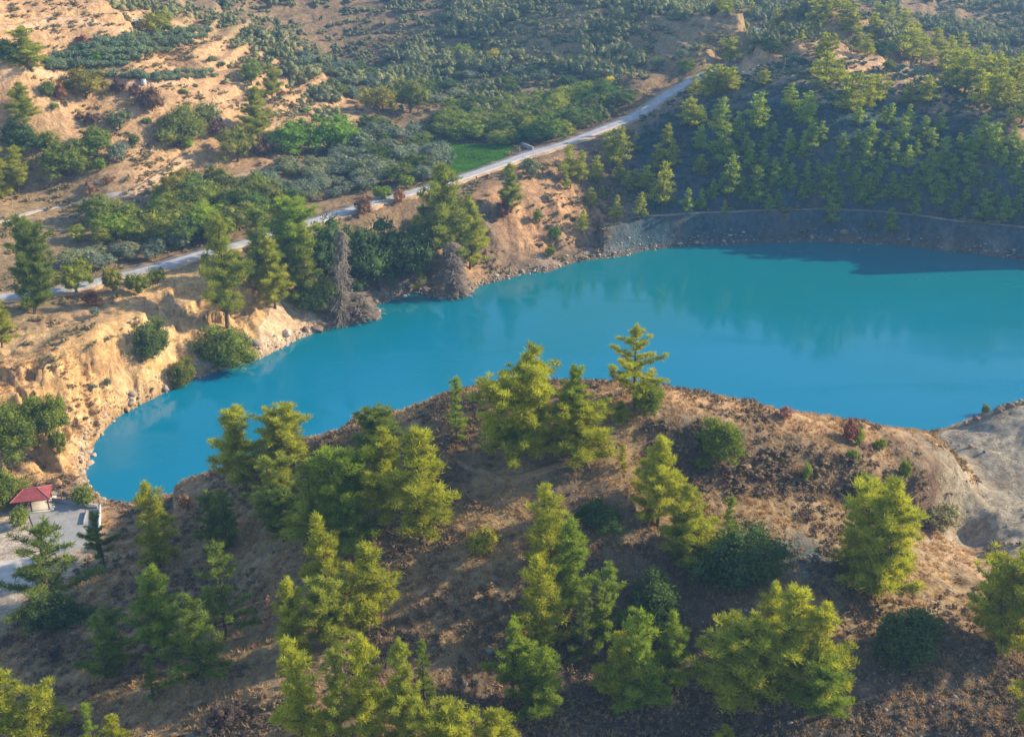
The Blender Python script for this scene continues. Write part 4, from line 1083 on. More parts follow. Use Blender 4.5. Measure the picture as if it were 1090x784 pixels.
for lst, lab, grp, colr in ((FACE, 'young pine on the shaded quarry slope', 'pines on the shaded quarry slope', (0.95, 1.08, 1.12)),
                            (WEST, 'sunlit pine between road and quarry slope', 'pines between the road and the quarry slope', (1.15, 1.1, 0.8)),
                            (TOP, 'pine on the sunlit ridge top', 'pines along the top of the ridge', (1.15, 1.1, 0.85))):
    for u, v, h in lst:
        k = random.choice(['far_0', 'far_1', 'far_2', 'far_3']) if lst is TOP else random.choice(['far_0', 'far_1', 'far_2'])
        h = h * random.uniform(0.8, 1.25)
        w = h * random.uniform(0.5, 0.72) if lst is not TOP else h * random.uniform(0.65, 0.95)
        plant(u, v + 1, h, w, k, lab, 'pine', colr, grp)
plant(940, 60, 17, 26, 'tree_a', 'dark round bush on the ridge top among the pines', 'tree', D)
plant(822, 57, 16, 20, 'tree_a', 'dark round bush on the slope left of the ridge top', 'tree', D)
plant(946, 76, 12, 16, 'shrub_a', 'low green shrub on the dry grass of the ridge top', 'bush', N)

# ------------------------------------------------------------------ scattered plants, by area of ground
EXCL = [(o.location.x, o.location.y) for o in COL.objects if o.parent is None and o.get('category')]
def area_points(poly_px, spacing, jitter=0.35, keep=1.0, rows=None, rs=None, clear=0.6):
    rs = rs or rng
    W = np.array([hit(u, v)[:2] for u, v in poly_px])
    x0, y0 = W.min(0); x1, y1 = W.max(0)
    a = rows if rows is not None else rs.uniform(0, 3)
    ca, sa = math.cos(a), math.sin(a)
    Rr = math.hypot(x1 - x0, y1 - y0) / 2
    n = int(2 * Rr / spacing) + 1
    g = (np.arange(n) - n / 2) * spacing
    A, B = np.meshgrid(g, g); B[:, ::2] += spacing / 2
    X = (x0 + x1) / 2 + A * ca - B * sa; Yy = (y0 + y1) / 2 + A * sa + B * ca
    X = X.ravel() + rs.normal(size=X.size) * jitter * spacing * 0.5; Yy = Yy.ravel() + rs.normal(size=Yy.size) * jitter * spacing * 0.5
    m = inside(X, Yy, W) & (rs.random(X.size) < keep)
    X, Yy = X[m], Yy[m]
    d = seg_dist(X, Yy, ROAD) if len(X) else np.array([])
    m = (d > 5.0); X, Yy = X[m], Yy[m]
    if len(X) and clear > 0:
        E = np.array(EXCL)
        dd = np.min((X[:, None] - E[:, 0]) ** 2 + (Yy[:, None] - E[:, 1]) ** 2, 1) ** 0.5
        m = dd > clear; X, Yy = X[m], Yy[m]
    lk = ~inside(X, Yy, LAKE_S) & (seg_dist(X, Yy, LAKE_S, True) > 1.0) if len(X) else np.array([], bool)
    X, Yy = X[lk], Yy[lk]
    for q in zip(X, Yy): EXCL.append(q)
    return X, Yy, ground(X, Yy) if len(X) else X

def scatter(poly, spacing, keys, hr, wr, label, kind, colours, group, keep=1.0, rows=None, jitter=0.5, clear=1.5, parts=True):
    X, Yy, Z = area_points(poly, spacing, jitter, keep, rows, clear=clear)
    for x, y, z in zip(X, Yy, Z):
        s = random.uniform(0.75, 1.25)
        c_ = random.choice(colours); j = random.uniform(0.85, 1.15)
        plant_at(float(x), float(y), float(z), random.choice(keys), random.uniform(*hr) * s, random.uniform(*wr) * s, label, kind, tuple(q * j for q in c_), group, parts)
    return len(X)

GRN = [(0.85,1.0,1.0),(1.3,1.2,0.9),(0.75,0.85,0.9),(1.8,1.45,0.9),(1.4,1.15,1.1),(1.6,1.6,0.8)]
n1 = scatter([(150,268),(215,262),(258,250),(300,236),(330,226),(300,215),(230,205),(170,215),(150,240)], 5.4, ['tree_a','tree_b'], (5,7.5), (5,7.5), 'green tree in the wooded strip', 'tree', GRN, 'trees of the wooded strip', 0.8)
n2 = scatter([(60,268),(150,268),(150,232),(100,228),(56,240)], 5.6, ['tree_a','tree_b'], (4.5,7), (5,7), 'green tree behind the far-left cone pine', 'tree', GRN, 'trees of the wooded strip, left part', 0.75)
OL = [(1,1,1),(0.85,0.9,0.9),(1.1,1.05,0.95),(1.2,1.1,0.8)]
scatter([(50,292),(90,292),(170,280),(240,262),(236,250),(150,266),(90,276),(55,280)], 4.6, ['olive_a','olive_b'], (3.2,4.4), (4,5.5), 'grey-green olive beside the road', 'olive', OL, 'olive trees by the road, near band', 0.8)
scatter([(205,202),(300,180),(345,178),(400,182),(410,196),(370,212),(320,222),(300,212),(230,203)], 5.0, ['olive_a','olive_b'], (3.2,4.6), (4.5,6), 'grey-green olive in the middle grove', 'olive', OL, 'olive trees of the middle grove', 0.82)
scatter([(350,182),(365,150),(400,138),(440,145),(462,160),(478,186),(470,190),(420,206),(405,196)], 6.0, ['olive_a','olive_b','tree_a'], (4,6.5), (5.5,8), 'silver-green tree left of green field', 'olive', [(1.1,1.1,1.1),(0.9,0.95,0.9),(1.2,1.15,1.0)], 'olive trees beside the green field', 0.85)
scatter([(470,148),(505,152),(548,156),(590,150),(640,132),(665,112),(640,104),(600,102),(540,108),(480,118),(455,132)], 5.6, ['tree_a','tree_b','tree_a'], (4.5,6.5), (5.5,8), 'leafy orchard tree beyond green field', 'tree', [(1.1,1.2,0.9),(0.75,0.95,0.9),(1.6,1.5,0.9),(0.8,0.85,1.0),(1.9,1.6,1.0),(1.2,1.1,1.2)], 'orchard trees beyond the field', 0.9)
scatter([(660,100),(700,98),(740,78),(735,60),(690,66),(650,84)], 7, ['tree_a','olive_a'], (3,5), (4,7), 'leafy tree at far road end', 'tree', [(0.8,0.9,0.9),(1.1,1.1,0.8)], 'trees at the far end of the road', 0.5)
# olive terrace on the left hill: close rows
def row_trees(rows, step, hr, wr, label, group, colours):
    for (ua, va), (ub, vb) in rows:
        n = int(math.hypot(ub - ua, vb - va) / step)
        for i in range(n + 1):
            t_ = (i + random.uniform(-0.2, 0.2)) / max(1, n)
            x, y, z, _ = hit(ua + (ub - ua) * t_, va + (vb - va) * t_)
            c_ = random.choice(colours); j = random.uniform(0.85, 1.15); s_ = random.uniform(0.8, 1.2)
            EXCL.append((x, y))
            plant_at(x, y, z, random.choice(['olive_a', 'olive_b']), random.uniform(*hr) * s_, random.uniform(*wr) * s_, label, 'olive', tuple(q * j for q in c_), group)
GO = [(1.0, 1.15, 1.0), (0.9, 1.05, 0.95), (1.1, 1.15, 0.95)]
row_trees([((140,42),(222,36)),((105,50),(218,42)),((80,57),(205,49)),((62,64),(180,57)),((54,71),(150,64)),((56,77),(132,71))], 7.0, (2.4, 3.4), (2.8, 3.8), 'small olive on the hill terrace', 'olive trees of the hill terrace', GO)
row_trees([((95,82),(165,86)),((165,87),(228,83)),((180,82),(225,79))], 8.0, (2.0, 2.8), (2.6, 3.6), 'small olive under the hill terrace', 'olive trees of the lower terrace edge', GO)
# far slopes
FARC = [(1,1,1),(0.8,0.9,0.9),(1.3,1.2,0.9),(1.0,1.0,0.8),(0.7,0.85,0.9)]
scatter([(300,72),(420,118),(470,112),(600,96),(650,84),(620,60),(430,58),(290,56)], 6.4, ['olive_a','olive_b','tree_a'], (2.8,4.8), (4,7), 'grey-green tree on lowest far terraces', 'olive', FARC, 'trees on the lowest far terraces', 0.62)
# left hillside shrubs
SHC = [(1.6,1.35,0.9),(1.3,1.25,0.8),(0.9,0.8,0.8),(1.9,1.4,0.9),(1.2,1.4,0.7)]
scatter([(0,215),(130,200),(280,175),(340,130),(300,60),(140,100),(0,90)], 7.0, ['shrub_a','shrub_b','dry_a','dry_a'], (1.2,3.0), (1.8,4.8), 'dry shrub on open tan hillside', 'bush', SHC, 'shrubs scattered on the tan hillside', 0.45, None, 1.0)
scatter([(570,180),(640,150),(690,140),(690,215),(630,245),(560,265)], 5.0, ['shrub_a','dry_a','shrub_b'], (0.8,1.8), (1.2,3), 'low shrub on bank below road', 'bush', SHC, 'shrubs on the bank below the road', 0.45, None, 1.0)
print('PLANTS', NPLANT)
print('NPL', NPLANT)
# ------------------------------------------------------------------ uncountable cover, one object each
def scatter_mesh(name, X, Yy, Z, keyset, hs, ws, mat, label_kind='stuff', shade=None, lo=True):
    """joined low tufts: every plant gets its own spin, size and tint"""
    rs = np.random.default_rng(len(X))
    Vs, Fs, Ss, c = [], [], [], 0
    for ki, (PV, PF, PS) in enumerate(keyset):
        m = (np.arange(len(X)) % len(keyset)) == ki
        n = int(m.sum())
        if not n: continue
        a = rs.uniform(0, 6.283, n); ca, sa = np.cos(a)[:, None], np.sin(a)[:, None]
        w = ws[m][:, None]; h = hs[m][:, None]
        vx = (PV[None, :, 0] * ca - PV[None, :, 1] * sa) * w + X[m][:, None]
        vy = (PV[None, :, 0] * sa + PV[None, :, 1] * ca) * w + Yy[m][:, None]
        vz = PV[None, :, 2] * h + Z[m][:, None]
        Vs.append(np.stack([vx, vy, vz], -1).reshape(-1, 3))
        Fs.append((PF[None] + (np.arange(n) * len(PV))[:, None, None]).reshape(-1, 3) + c)
        c += n * len(PV)
        t_ = rs.random(n)[:, None] if shade is None else shade[m][:, None]
        Ss.append(np.clip(PS[None] * 0.45 + t_ * 0.6, 0, 1).ravel())
    me = crown_mesh(name, np.concatenate(Vs), np.concatenate(Fs), np.concatenate(Ss), mat)
    return tag(link(name, me), kind='stuff')

def tuft_set(n, leaves, length, width, seed, core=0.6, k=3, stick=0.55):
    out = []
    rs = np.random.default_rng(seed)
    for i in range(n):
        C = rs.normal(size=(k, 3)) * (0.25, 0.25, 0.1) + (0, 0, 0.42); Rd = np.stack([rs.uniform(.25, .42, k)] * 2 + [rs.uniform(.3, .5, k)], 1)
        V, F, sh = foliage(C, Rd, leaves / k, length, width, rs, stick, core)
        V[:, 2] = np.maximum(V[:, 2], -0.15)
        out.append((V, F, sh))
    return out

def rand_ground(n, x0, x1, y0, y1, seed):
    rs = np.random.default_rng(seed)
    X = rs.uniform(x0, x1, n); Yy = rs.uniform(y0, y1, n)
    Z = ground(X, Yy)
    u, v = world_px(X, Yy, Z)
    m = (Z > 0.7) & (u > -60) & (u < 1150) & (v > -20) & (v < 850)
    return X[m], Yy[m], Z[m], u[m], v[m], rs

YP = np.array([px_at_z(u, v, 3.0) for u, v in [(-120,585),(-120,720),(-10,700),(60,625),(110,580),(110,535),(45,520),(10,530)]])
# thorny dwarf scrub and dry grass of the near hill
X, Yy, Z, u, v, rs = rand_ground(42000, -125, 125, 92, 225, 3)
dens = fbm(X, Yy, 9, 4, 91) + 0.25 * fbm(X, Yy, 2.5, 2, 92)
pale = inside(X, Yy, PALE_P)
inb = inside(X, Yy, BAND)
m = (dens + 0.55 * rs.random(len(X)) + 0.9 * inb > 0.36 + 0.18 * ((X > 12) & (Yy > 138))) & ~inside(X, Yy, YP) & (~pale | (rs.random(len(X)) < 0.06))
X, Yy, Z, u, inb = X[m], Yy[m], Z[m], u[m], inb[m]; n = len(X)
scatter_mesh('dwarf_scrub', X, Yy, Z, tuft_set(5, 30, 0.34, 0.13, 5, 0.62), rs.uniform(0.25, 0.8, n) * (1 + 0.5 * inb), rs.uniform(0.5, 1.5, n) * (1 + 0.7 * inb), leaf_mat('dwarf_scrub_twigs', (0.085, 0.065, 0.052), (0.30, 0.215, 0.13), 0.05))
X, Yy, Z, u, v, rs = rand_ground(60000, -125, 125, 92, 225, 4)
dens = fbm(X, Yy, 7, 4, 95)
m = (dens + 0.5 * rs.random(len(X)) > 0.02) & ~inside(X, Yy, YP) & ~inside(X, Yy, PALE_P)
X, Yy, Z = X[m], Yy[m], Z[m]; n = len(X)
def grass_set(seed):
    rs_ = np.random.default_rng(seed); out = []
    for i in range(4):
        k = 11
        a = rs_.uniform(0, 6.28, k); r_ = rs_.uniform(0, 0.5, k)
        b = np.stack([np.cos(a) * r_, np.sin(a) * r_, np.full(k, -0.1)], 1)
        tip = b + np.stack([rs_.normal(size=k) * 0.35, rs_.normal(size=k) * 0.35, rs_.uniform(0.7, 1.2, k)], 1)
        s_ = np.stack([-np.sin(a), np.cos(a), np.zeros(k)], 1) * 0.09
        out.append((np.stack([b - s_, b + s_, tip], 1).reshape(-1, 3), np.arange(k * 3).reshape(-1, 3), np.repeat(rs_.random(k), 3)))
    return out
scatter_mesh('dry_grass', X, Yy, Z, grass_set(6), rs.uniform(0.25, 0.6, n), rs.uniform(0.4, 1.0, n), leaf_mat('dry_grass_blades', (0.34, 0.21, 0.11), (0.62, 0.42, 0.23), 0.25))

# small stones: shore rubble and loose rock on the hill
def stone_set(seed, n=6):
    rs_ = np.random.default_rng(seed); iv, jf = ico(); out = []
    for i in range(n):
        V = iv * rs_.uniform(0.7, 1.15, (12, 1)) * (1, rs_.uniform(0.6, 1), rs_.uniform(0.45, 0.8))
        out.append((V, jf, np.full(12, rs_.random())))
    return out
M_RUB = leaf_mat('rubble_stone', (0.20, 0.145, 0.10), (0.52, 0.42, 0.33), 0.0)
rs = np.random.default_rng(8)
Pn = LAKE_S; nxt = np.roll(Pn, -1, 0)
k = rs.integers(0, len(Pn), 9000); t_ = rs.random(9000)[:, None]
Q = Pn[k] * (1 - t_) + nxt[k] * t_
dd = nxt[k] - Pn[k]; nn = np.stack([-dd[:, 1], dd[:, 0]], 1); nn /= np.linalg.norm(nn, axis=1)[:, None] + 1e-9
Q = Q + nn * (rs.normal(size=9000) * 1.3 - 0.6)[:, None]
Z = ground(Q[:, 0], Q[:, 1]); m = (Z > -0.3) & (Z < 4)
Q, Z = Q[m], Z[m]; n = len(Q)
sz = np.exp(rs.normal(size=n) * 0.6) * 0.19
scatter_mesh('shore_rubble', Q[:, 0], Q[:, 1], Z, stone_set(9), sz, sz * 1.2, M_RUB)
X, Yy, Z, u, v, rs = rand_ground(16000, -125, 125, 92, 225, 14)
m = (fbm(X, Yy, 11, 3, 97) > 0.12) & ~inside(X, Yy, YP); X, Yy, Z = X[m], Yy[m], Z[m]; n = len(X)
sz = np.exp(rs.normal(size=n) * 0.5) * 0.13
scatter_mesh('loose_stones', X, Yy, Z, stone_set(10), sz, sz * 1.2, leaf_mat('hill_stone', (0.16, 0.14, 0.13), (0.42, 0.36, 0.30), 0.0))

# scrub of the left hill, the far bank and the quarry slope
X, Yy, Z, u, v, rs = rand_ground(30000, -200, 190, 215, 480, 5)
dens = fbm(X, Yy, 16, 4, 101) + 0.3 * fbm(X, Yy, 4, 2, 102)
m = (dens + 0.55 * rs.random(len(X)) > 0.34) & (seg_dist(X, Yy, ROAD) > 4.5) & ~inside(X, Yy, np.array([px_at_z(a, b, 17.0) for a, b in FIELD_PX]))
cl = (X < -40) & (Yy < 290) & (Z < 13); m &= ~(cl & (rs.random(len(X)) < 0.97)); m &= ~((X < -55) & (Yy < 290) & (rs.random(len(X)) < 0.6))
sl = (u > 680) & (Yy > 320) & (Yy < 400) & (Z > 8.6)
ms = sl & (dens + 0.5 * rs.random(len(X)) > -0.1); Xs, Ys, Zs = X[ms], Yy[ms], Z[ms]; n = len(Xs)
scatter_mesh('slope_undergrowth', Xs, Ys, Zs, tuft_set(5, 26, 0.36, 0.18, 35, 0.66), rs.uniform(0.4, 1.5, n), rs.uniform(0.9, 2.8, n), leaf_mat('undergrowth_leaves', (0.03, 0.07, 0.065), (0.12, 0.19, 0.13), 0.1))
m &= ~sl
X, Yy, Z = X[m], Yy[m], Z[m]; n = len(X)
scatter_mesh('hillside_scrub', X, Yy, Z, tuft_set(5, 18, 0.42, 0.2, 15, 0.66), rs.uniform(0.4, 1.3, n), rs.uniform(0.8, 2.6, n), leaf_mat('hillside_scrub_twigs', (0.12, 0.10, 0.05), (0.36, 0.29, 0.13), 0.1))
# far wooded terraces beyond counting
X, Yy, Z, u, v, rs = rand_ground(26000, -330, 420, 400, 760, 6)
row = 0.5 + 0.5 * np.sin((Z + 1.3 * fbm(X, Yy, 60, 3, 5)) / 3.2 * 6.283)
dens = fbm(X, Yy, 34, 4, 111) * 1.2 + 0.75 * row - 0.22 + 0.28 * ((u > 240) & (u < 560) & (v < 110))
E = np.array(EXCL)
m = (dens + 0.5 * rs.random(len(X)) > 0.30) & (seg_dist(X, Yy, ROAD) > 7) & ~((inside(u, v, np.array([(-80, -30), (130, -30), (190, 15), (245, 36), (262, 66), (300, 85), (335, 110), (300, 200), (-80, 260)]))) & (rs.random(len(X)) < 0.8))
m &= ~((u > 690) & (u < 1010) & (v > 55) & (v < 140))
X, Yy, Z = X[m], Yy[m], Z[m]; n = len(X); print('far trees', n)
if n > 9000: X, Yy, Z = X[:9000], Yy[:9000], Z[:9000]; n = 9000
big = fbm(X, Yy, 20, 3, 113) > 0.1
hs = np.where(big, rs.uniform(3, 6.5, n), rs.uniform(1.2, 2.8, n)); ws = np.where(big, rs.uniform(4, 7.5, n), rs.uniform(2, 4.5, n))
scatter_mesh('far_woodland', X, Yy, Z, tuft_set(6, 60, 0.16, 0.09, 25, 0.7, 6), hs, ws, leaf_mat('far_foliage', (0.05, 0.085, 0.045), (0.34, 0.34, 0.14), 0.15), shade=np.clip(0.5 + fbm(X, Yy, 9, 2, 114) + rs.normal(size=n) * 0.25, 0, 1))
# crops of the green field
W = np.array([px_at_z(a, b, 17.0) for a, b in FIELD_PX]); rs = np.random.default_rng(77)
X = rs.uniform(W[:, 0].min(), W[:, 0].max(), 9000); Yy = rs.uniform(W[:, 1].min(), W[:, 1].max(), 9000)
m = inside(X, Yy, W); X, Yy = X[m], Yy[m]; n = len(X)
scatter_mesh('field_crop', X, Yy, ground(X, Yy), grass_set(61), rs.uniform(0.3, 0.6, n), rs.uniform(0.7, 1.3, n), leaf_mat('crop_leaves', (0.06, 0.19, 0.02), (0.14, 0.34, 0.05), 0.35))
# ------------------------------------------------------------------ built things
def box_v(cx_, cy_, cz_, sx, sy, sz, bev=0.0):
    v = np.array([(x, y, z) for z in (-.5, .5) for y in (-.5, .5) for x in (-.5, .5)]) * (sx, sy, sz) + (cx_, cy_, cz_)
    f = np.array([(0, 2, 3, 1), (4, 5, 7, 6), (0, 1, 5, 4), (2, 6, 7, 3), (0, 4, 6, 2), (1, 3, 7, 5)])
    return v, f
def part(name, parts, mat, parent, label=None):
    Vp, Fp = join_parts(parts) if isinstance(parts, list) else parts
    o = link(name, mesh_np(name, Vp, Fp, mat), parent)
    if label: o['label'] = label
    return o
M_RED = simple_mat('red_roof_sheet', (0.34, 0.085, 0.085), 0.15, 1.5, 0.7)
M_POST = simple_mat('dark_red_post', (0.16, 0.05, 0.045), 0.15, 2)
M_WHITE = simple_mat('whitewash', (0.72, 0.69, 0.65), 0.1, 2)
M_GREY = simple_mat('grey_concrete', (0.36, 0.36, 0.35), 0.15, 1.5)
M_PALEFLOOR = simple_mat('pale_floor', (0.60, 0.55, 0.46), 0.1, 1.0)
M_BLUE = simple_mat('blue_plastic', (0.05, 0.25, 0.50), 0.1, 1.0, 0.5)
M_TERRA = simple_mat('terracotta', (0.45, 0.20, 0.12), 0.2, 2.0)

# open shelter with a hipped red roof
bx, by = px_at_z(35.5, 538, 3.05)
sh = thing('open_shelter', (float(bx), float(by), 3.05), 'small open-sided shelter with hipped red roof at the left end of the lake', 'shelter', rz=R(14))
part('floor_slab', [box_v(0.3, 0, 0.06, 6.6, 5.2, 0.14)], M_PALEFLOOR, sh)
hw, hd, ez, rz_ = 3.15, 2.5, 2.35, 3.4
c0, c1, c2, c3_ = (-hw, -hd, ez), (hw, -hd, ez), (hw, hd, ez), (-hw, hd, ez)
r0_, r1_ = (-1.1, 0, rz_), (1.1, 0, rz_)
def roof_panel(pts):
    P = np.array(pts, float); n = len(P)
    V = np.concatenate([P, P - (0, 0, 0.1)])
    me = bpy.data.meshes.new('roof_panel')
    me.from_pydata([tuple(map(float, q)) for q in V], [], [tuple(range(n)), tuple(range(2 * n - 1, n - 1, -1))] + [(i + n, (i + 1) % n + n, (i + 1) % n, i) for i in range(n)])
    me.materials.append(M_RED); me.validate()
    return me
roof = link('roof', mesh_np('roof', *join_parts([box_v(0, -hd, ez - 0.1, 2 * hw, 0.12, 0.18), box_v(0, hd, ez - 0.1, 2 * hw, 0.12, 0.18), box_v(-hw, 0, ez - 0.1, 0.12, 2 * hd - 0.13, 0.18), box_v(hw, 0, ez - 0.1, 0.12, 2 * hd - 0.13, 0.18)]), M_POST), sh)
for pts in ([c0, c1, r1_, r0_], [c1, c2, r1_], [c2, c3_, r0_, r1_], [c3_, c0, r0_]):
    link('roof_panel', roof_panel(pts), roof)
for a_, b_ in ((r0_, r1_), (c0, r0_), (c1, r1_), (c2, r1_), (c3_, r0_)):
    V_, F_ = tube(np.array([a_, b_], float) + (0, 0, 0.03), np.array([0.07, 0.07]), 5)
    link('ridge_cap', mesh_np('ridge_cap', V_, F_, simple_mat('ridge_cap_paint', (0.5, 0.2, 0.19), 0.1)), roof)
for x_, y_ in ((-2.8, -2.15), (0, -2.15), (2.8, -2.15), (-2.8, 2.15), (0, 2.15), (2.8, 2.15)):
    part('post', [box_v(x_, y_, 1.18, 0.2, 0.2, 2.1)], M_POST, sh)
part('low_wall', [box_v(-0.6, 2.2, 0.55, 3.6, 0.16, 0.8)], M_WHITE, sh)
part('table', [box_v(-1.0, 0.2, 0.85, 1.8, 0.9, 0.08), box_v(-1.6, 0.2, 0.47, 0.1, 0.7, 0.68), box_v(-0.4, 0.2, 0.47, 0.1, 0.7, 0.68)], M_GREY, sh)
part('bench', [box_v(-1.0, -0.75, 0.5, 1.8, 0.32, 0.07), box_v(-1.6, -0.75, 0.3, 0.1, 0.28, 0.33), box_v(-0.4, -0.75, 0.3, 0.1, 0.28, 0.33)], M_GREY, sh)

def wall_run(name, a, b, h, th, mat, z, label, cat, parts_=None):
    a = np.array(px_at_z(*a, z)); b = np.array(px_at_z(*b, z))
    L = float(np.hypot(*(b - a))); m_ = (a + b) / 2
    o = thing(name, (float(m_[0]), float(m_[1]), z), label, cat, rz=math.atan2(*(b - a)[::-1]))
    part('wall', [box_v(0, 0, h / 2 - 0.2, L, th, h + 0.3)], mat, o)
    part('coping', [box_v(0, 0, h + 0.0, L + 0.06, th + 0.1, 0.1)], M_WHITE if parts_ is None else parts_, o)
    return o
wall_run('parapet_wall', (56, 534), (104, 541), 0.7, 0.25, M_GREY, 3.0, 'low grey wall along the lake side of the concrete yard', 'wall', M_GREY)
wall_run('kerb_wall', (92.5, 545), (89, 558), 0.45, 0.2, M_GREY, 3.0, 'short dark kerb wall crossing the right part of the concrete yard', 'wall', M_GREY)
wall_run('edge_wall', (107, 542), (106, 566), 0.9, 0.3, M_WHITE, 2.9, 'pale low wall at the right edge of the concrete yard', 'wall')
a0 = np.array(px_at_z(64, 532.5, 3.0)); a1 = np.array(px_at_z(110, 539, 3.0)); Lf = float(np.hypot(*(a1 - a0)))
fe = thing('post_fence', (float(a0[0]), float(a0[1]), 2.95), 'thin brown post-and-rail fence between the low grey wall and the lake', 'fence', rz=math.atan2(*(a1 - a0)[::-1]))
M_FW = simple_mat('fence_wood', (0.40, 0.24, 0.12), 0.2, 3)
for i in range(9): part('fence_post', [box_v(i * Lf / 8, 0.5, 0.55, 0.12, 0.12, 1.3)], M_FW, fe)
for z_ in (0.5, 1.05): part('rail', [box_v(Lf / 2, 0.58, z_, Lf, 0.06, 0.09)], M_FW, fe)

def hut(u, v, sx, sy, h, mat, roofmat, label, rz=0.2, cat='hut', name='hut'):
    x, y, z, _ = hit(u, v)
    o = thing(name, (x, y, z - 0.1), label, cat, rz=rz)
    part('wall', [box_v(0, 0, h / 2, sx, sy, h)], mat, o)
    g = np.array([(-sx / 2 - .2, -sy / 2 - .2, h), (sx / 2 + .2, -sy / 2 - .2, h), (sx / 2 + .2, sy / 2 + .2, h + .05), (-sx / 2 - .2, sy / 2 + .2, h + .05), (-sx / 2 - .2, 0, h + .7), (sx / 2 + .2, 0, h + .7)])
    me = bpy.data.meshes.new('roof'); me.from_pydata([tuple(map(float, q)) for q in g], [], [(0, 1, 5, 4), (2, 3, 4, 5), (0, 4, 3), (1, 2, 5), (0, 3, 2, 1)]); me.materials.append(roofmat)
    link('roof', me, o)
    part('door', [box_v(sx * 0.15, -sy / 2 - 0.03, 0.95, 0.8, 0.06, 1.8)], M_TERRA, o)
    part('window', [box_v(-sx * 0.25, -sy / 2 - 0.02, 1.4, 0.6, 0.05, 0.6)], M_GREY, o)
    return o
hut(490, 142, 4.6, 3.4, 2.4, M_WHITE, M_TERRA, 'small white hut with reddish roof among the orchard trees beyond the green field')
hut(148, 28, 2.6, 2.2, 2.0, M_WHITE, M_WHITE, 'tiny white hut on the top of the left hill', 0.5)
def tank(u, v, r, h, mat, label):
    x, y, z, _ = hit(u, v)
    o = thing('water_tank', (x, y, z), label, 'water tank')
    zz = np.array([0, 0.05, h * 0.9, h]); rr = np.array([r * .97, r, r, r * .75])
    V, F = tube(np.stack([np.zeros(4), np.zeros(4), zz], 1), rr, 14)
    part('barrel', [(V, F)], mat, o)
    V, F = tube(np.array([(0, 0, h - .02), (0, 0, h + 0.12), (0, 0, h + .14)]), np.array([r * .7, r * .4, .02]), 14)
    part('lid', [(V, F)], mat, o)
tank(153, 90, 0.8, 1.7, M_WHITE, 'small white water tank under the olive terrace on the left hill')
tank(411, 82, 1.4, 2.0, M_BLUE, 'light blue water tank on the lower far terraces')
tank(174, 218, 0.5, 1.0, M_BLUE, 'small blue barrel beside the trees at the start of the wooded strip')
wall_run('roadside_wall', (555, 156), (567, 161), 1.3, 0.5, M_GREY, 18.3, 'grey stone wall at the road bend by the orchard', 'wall', M_GREY)
x, y, z, _ = hit(798, 33)
pd = thing('water_basin', (x, y, z), 'blue-lined water basin behind the ridge pines', 'basin', rz=0.3)
part('rim', [box_v(0, -2.6, 0.4, 9, 0.4, 1.2), box_v(0, 2.6, 0.4, 9, 0.4, 1.2), box_v(-4.3, 0, 0.4, 0.4, 4.7, 1.2), box_v(4.3, 0, 0.4, 0.4, 4.7, 1.2)], M_GREY, pd)
part('liner', [box_v(0, 0, 0.55, 8.1, 4.7, 0.7)], M_BLUE, pd)

# boulders that can be told apart
def boulder(u, v, wpx, hpx, colr, label, group=None, seed=0):
    rs_ = np.random.default_rng(seed + int(u * 7 + v))
    iv, jf = ico()
    vv = list(map(tuple, iv)); ff = []
    mid = {}
    def m_(a, b):
        k = (min(a, b), max(a, b))
        if k not in mid:
            q = (np.array(vv[a]) + np.array(vv[b])) / 2; q /= np.linalg.norm(q); vv.append(tuple(q)); mid[k] = len(vv) - 1
        return mid[k]
    for a, b, c in jf:
        ab, bc, ca_ = m_(a, b), m_(b, c), m_(c, a); ff += [(a, ab, ca_), (b, bc, ab), (c, ca_, bc), (ab, bc, ca_)]
    V = np.array(vv); V = np.sign(V) * np.abs(V) ** 0.75; V = V * rs_.uniform(0.78, 1.12, (len(V), 1))
    for k in range(9):
        d_ = rs_.normal(size=3); d_ /= np.linalg.norm(d_); ov = np.maximum(V @ d_ - 0.6, 0); V = V - ov[:, None] * d_
    x, y, z, t_ = hit(u, v); dep = y * cp - (z - CAM_H) * sp
    W = wpx * dep / FPX / 2.3; H = hpx * dep / FPX / 1.9
    V = V * (W, W * rs_.uniform(.7, .95), H)
    o = link('boulder', mesh_np('boulder', V, np.array(ff), M_BOULD)); o.location = (x, y, z + H * 0.25); o.color = (*colr, 1); o.rotation_euler = (0, 0, rs_.uniform(0, 6))
    return tag(o, label, 'boulder', group)
_t = NT('boulder_stone'); _oi = _t.new('ShaderNodeObjectInfo'); _n = _t.noise(_t.pos(), 1.6, 5, 0.65)
_t.base(_t.mix(1.0, _t.mix(_t.rng(_n, .3, .7), (0.55, 0.5, 0.48), (1.15, 1.1, 1.05)), _oi.outputs['Color'], 'MULTIPLY'), 0.9); _t.bump(_n, 0.6, 0.15)
M_BOULD = _t.m
PALE = (0.62, 0.53, 0.43); BRK = (0.30, 0.21, 0.16); ORK = (0.60, 0.36, 0.18); DRK_ = (0.20, 0.15, 0.13)
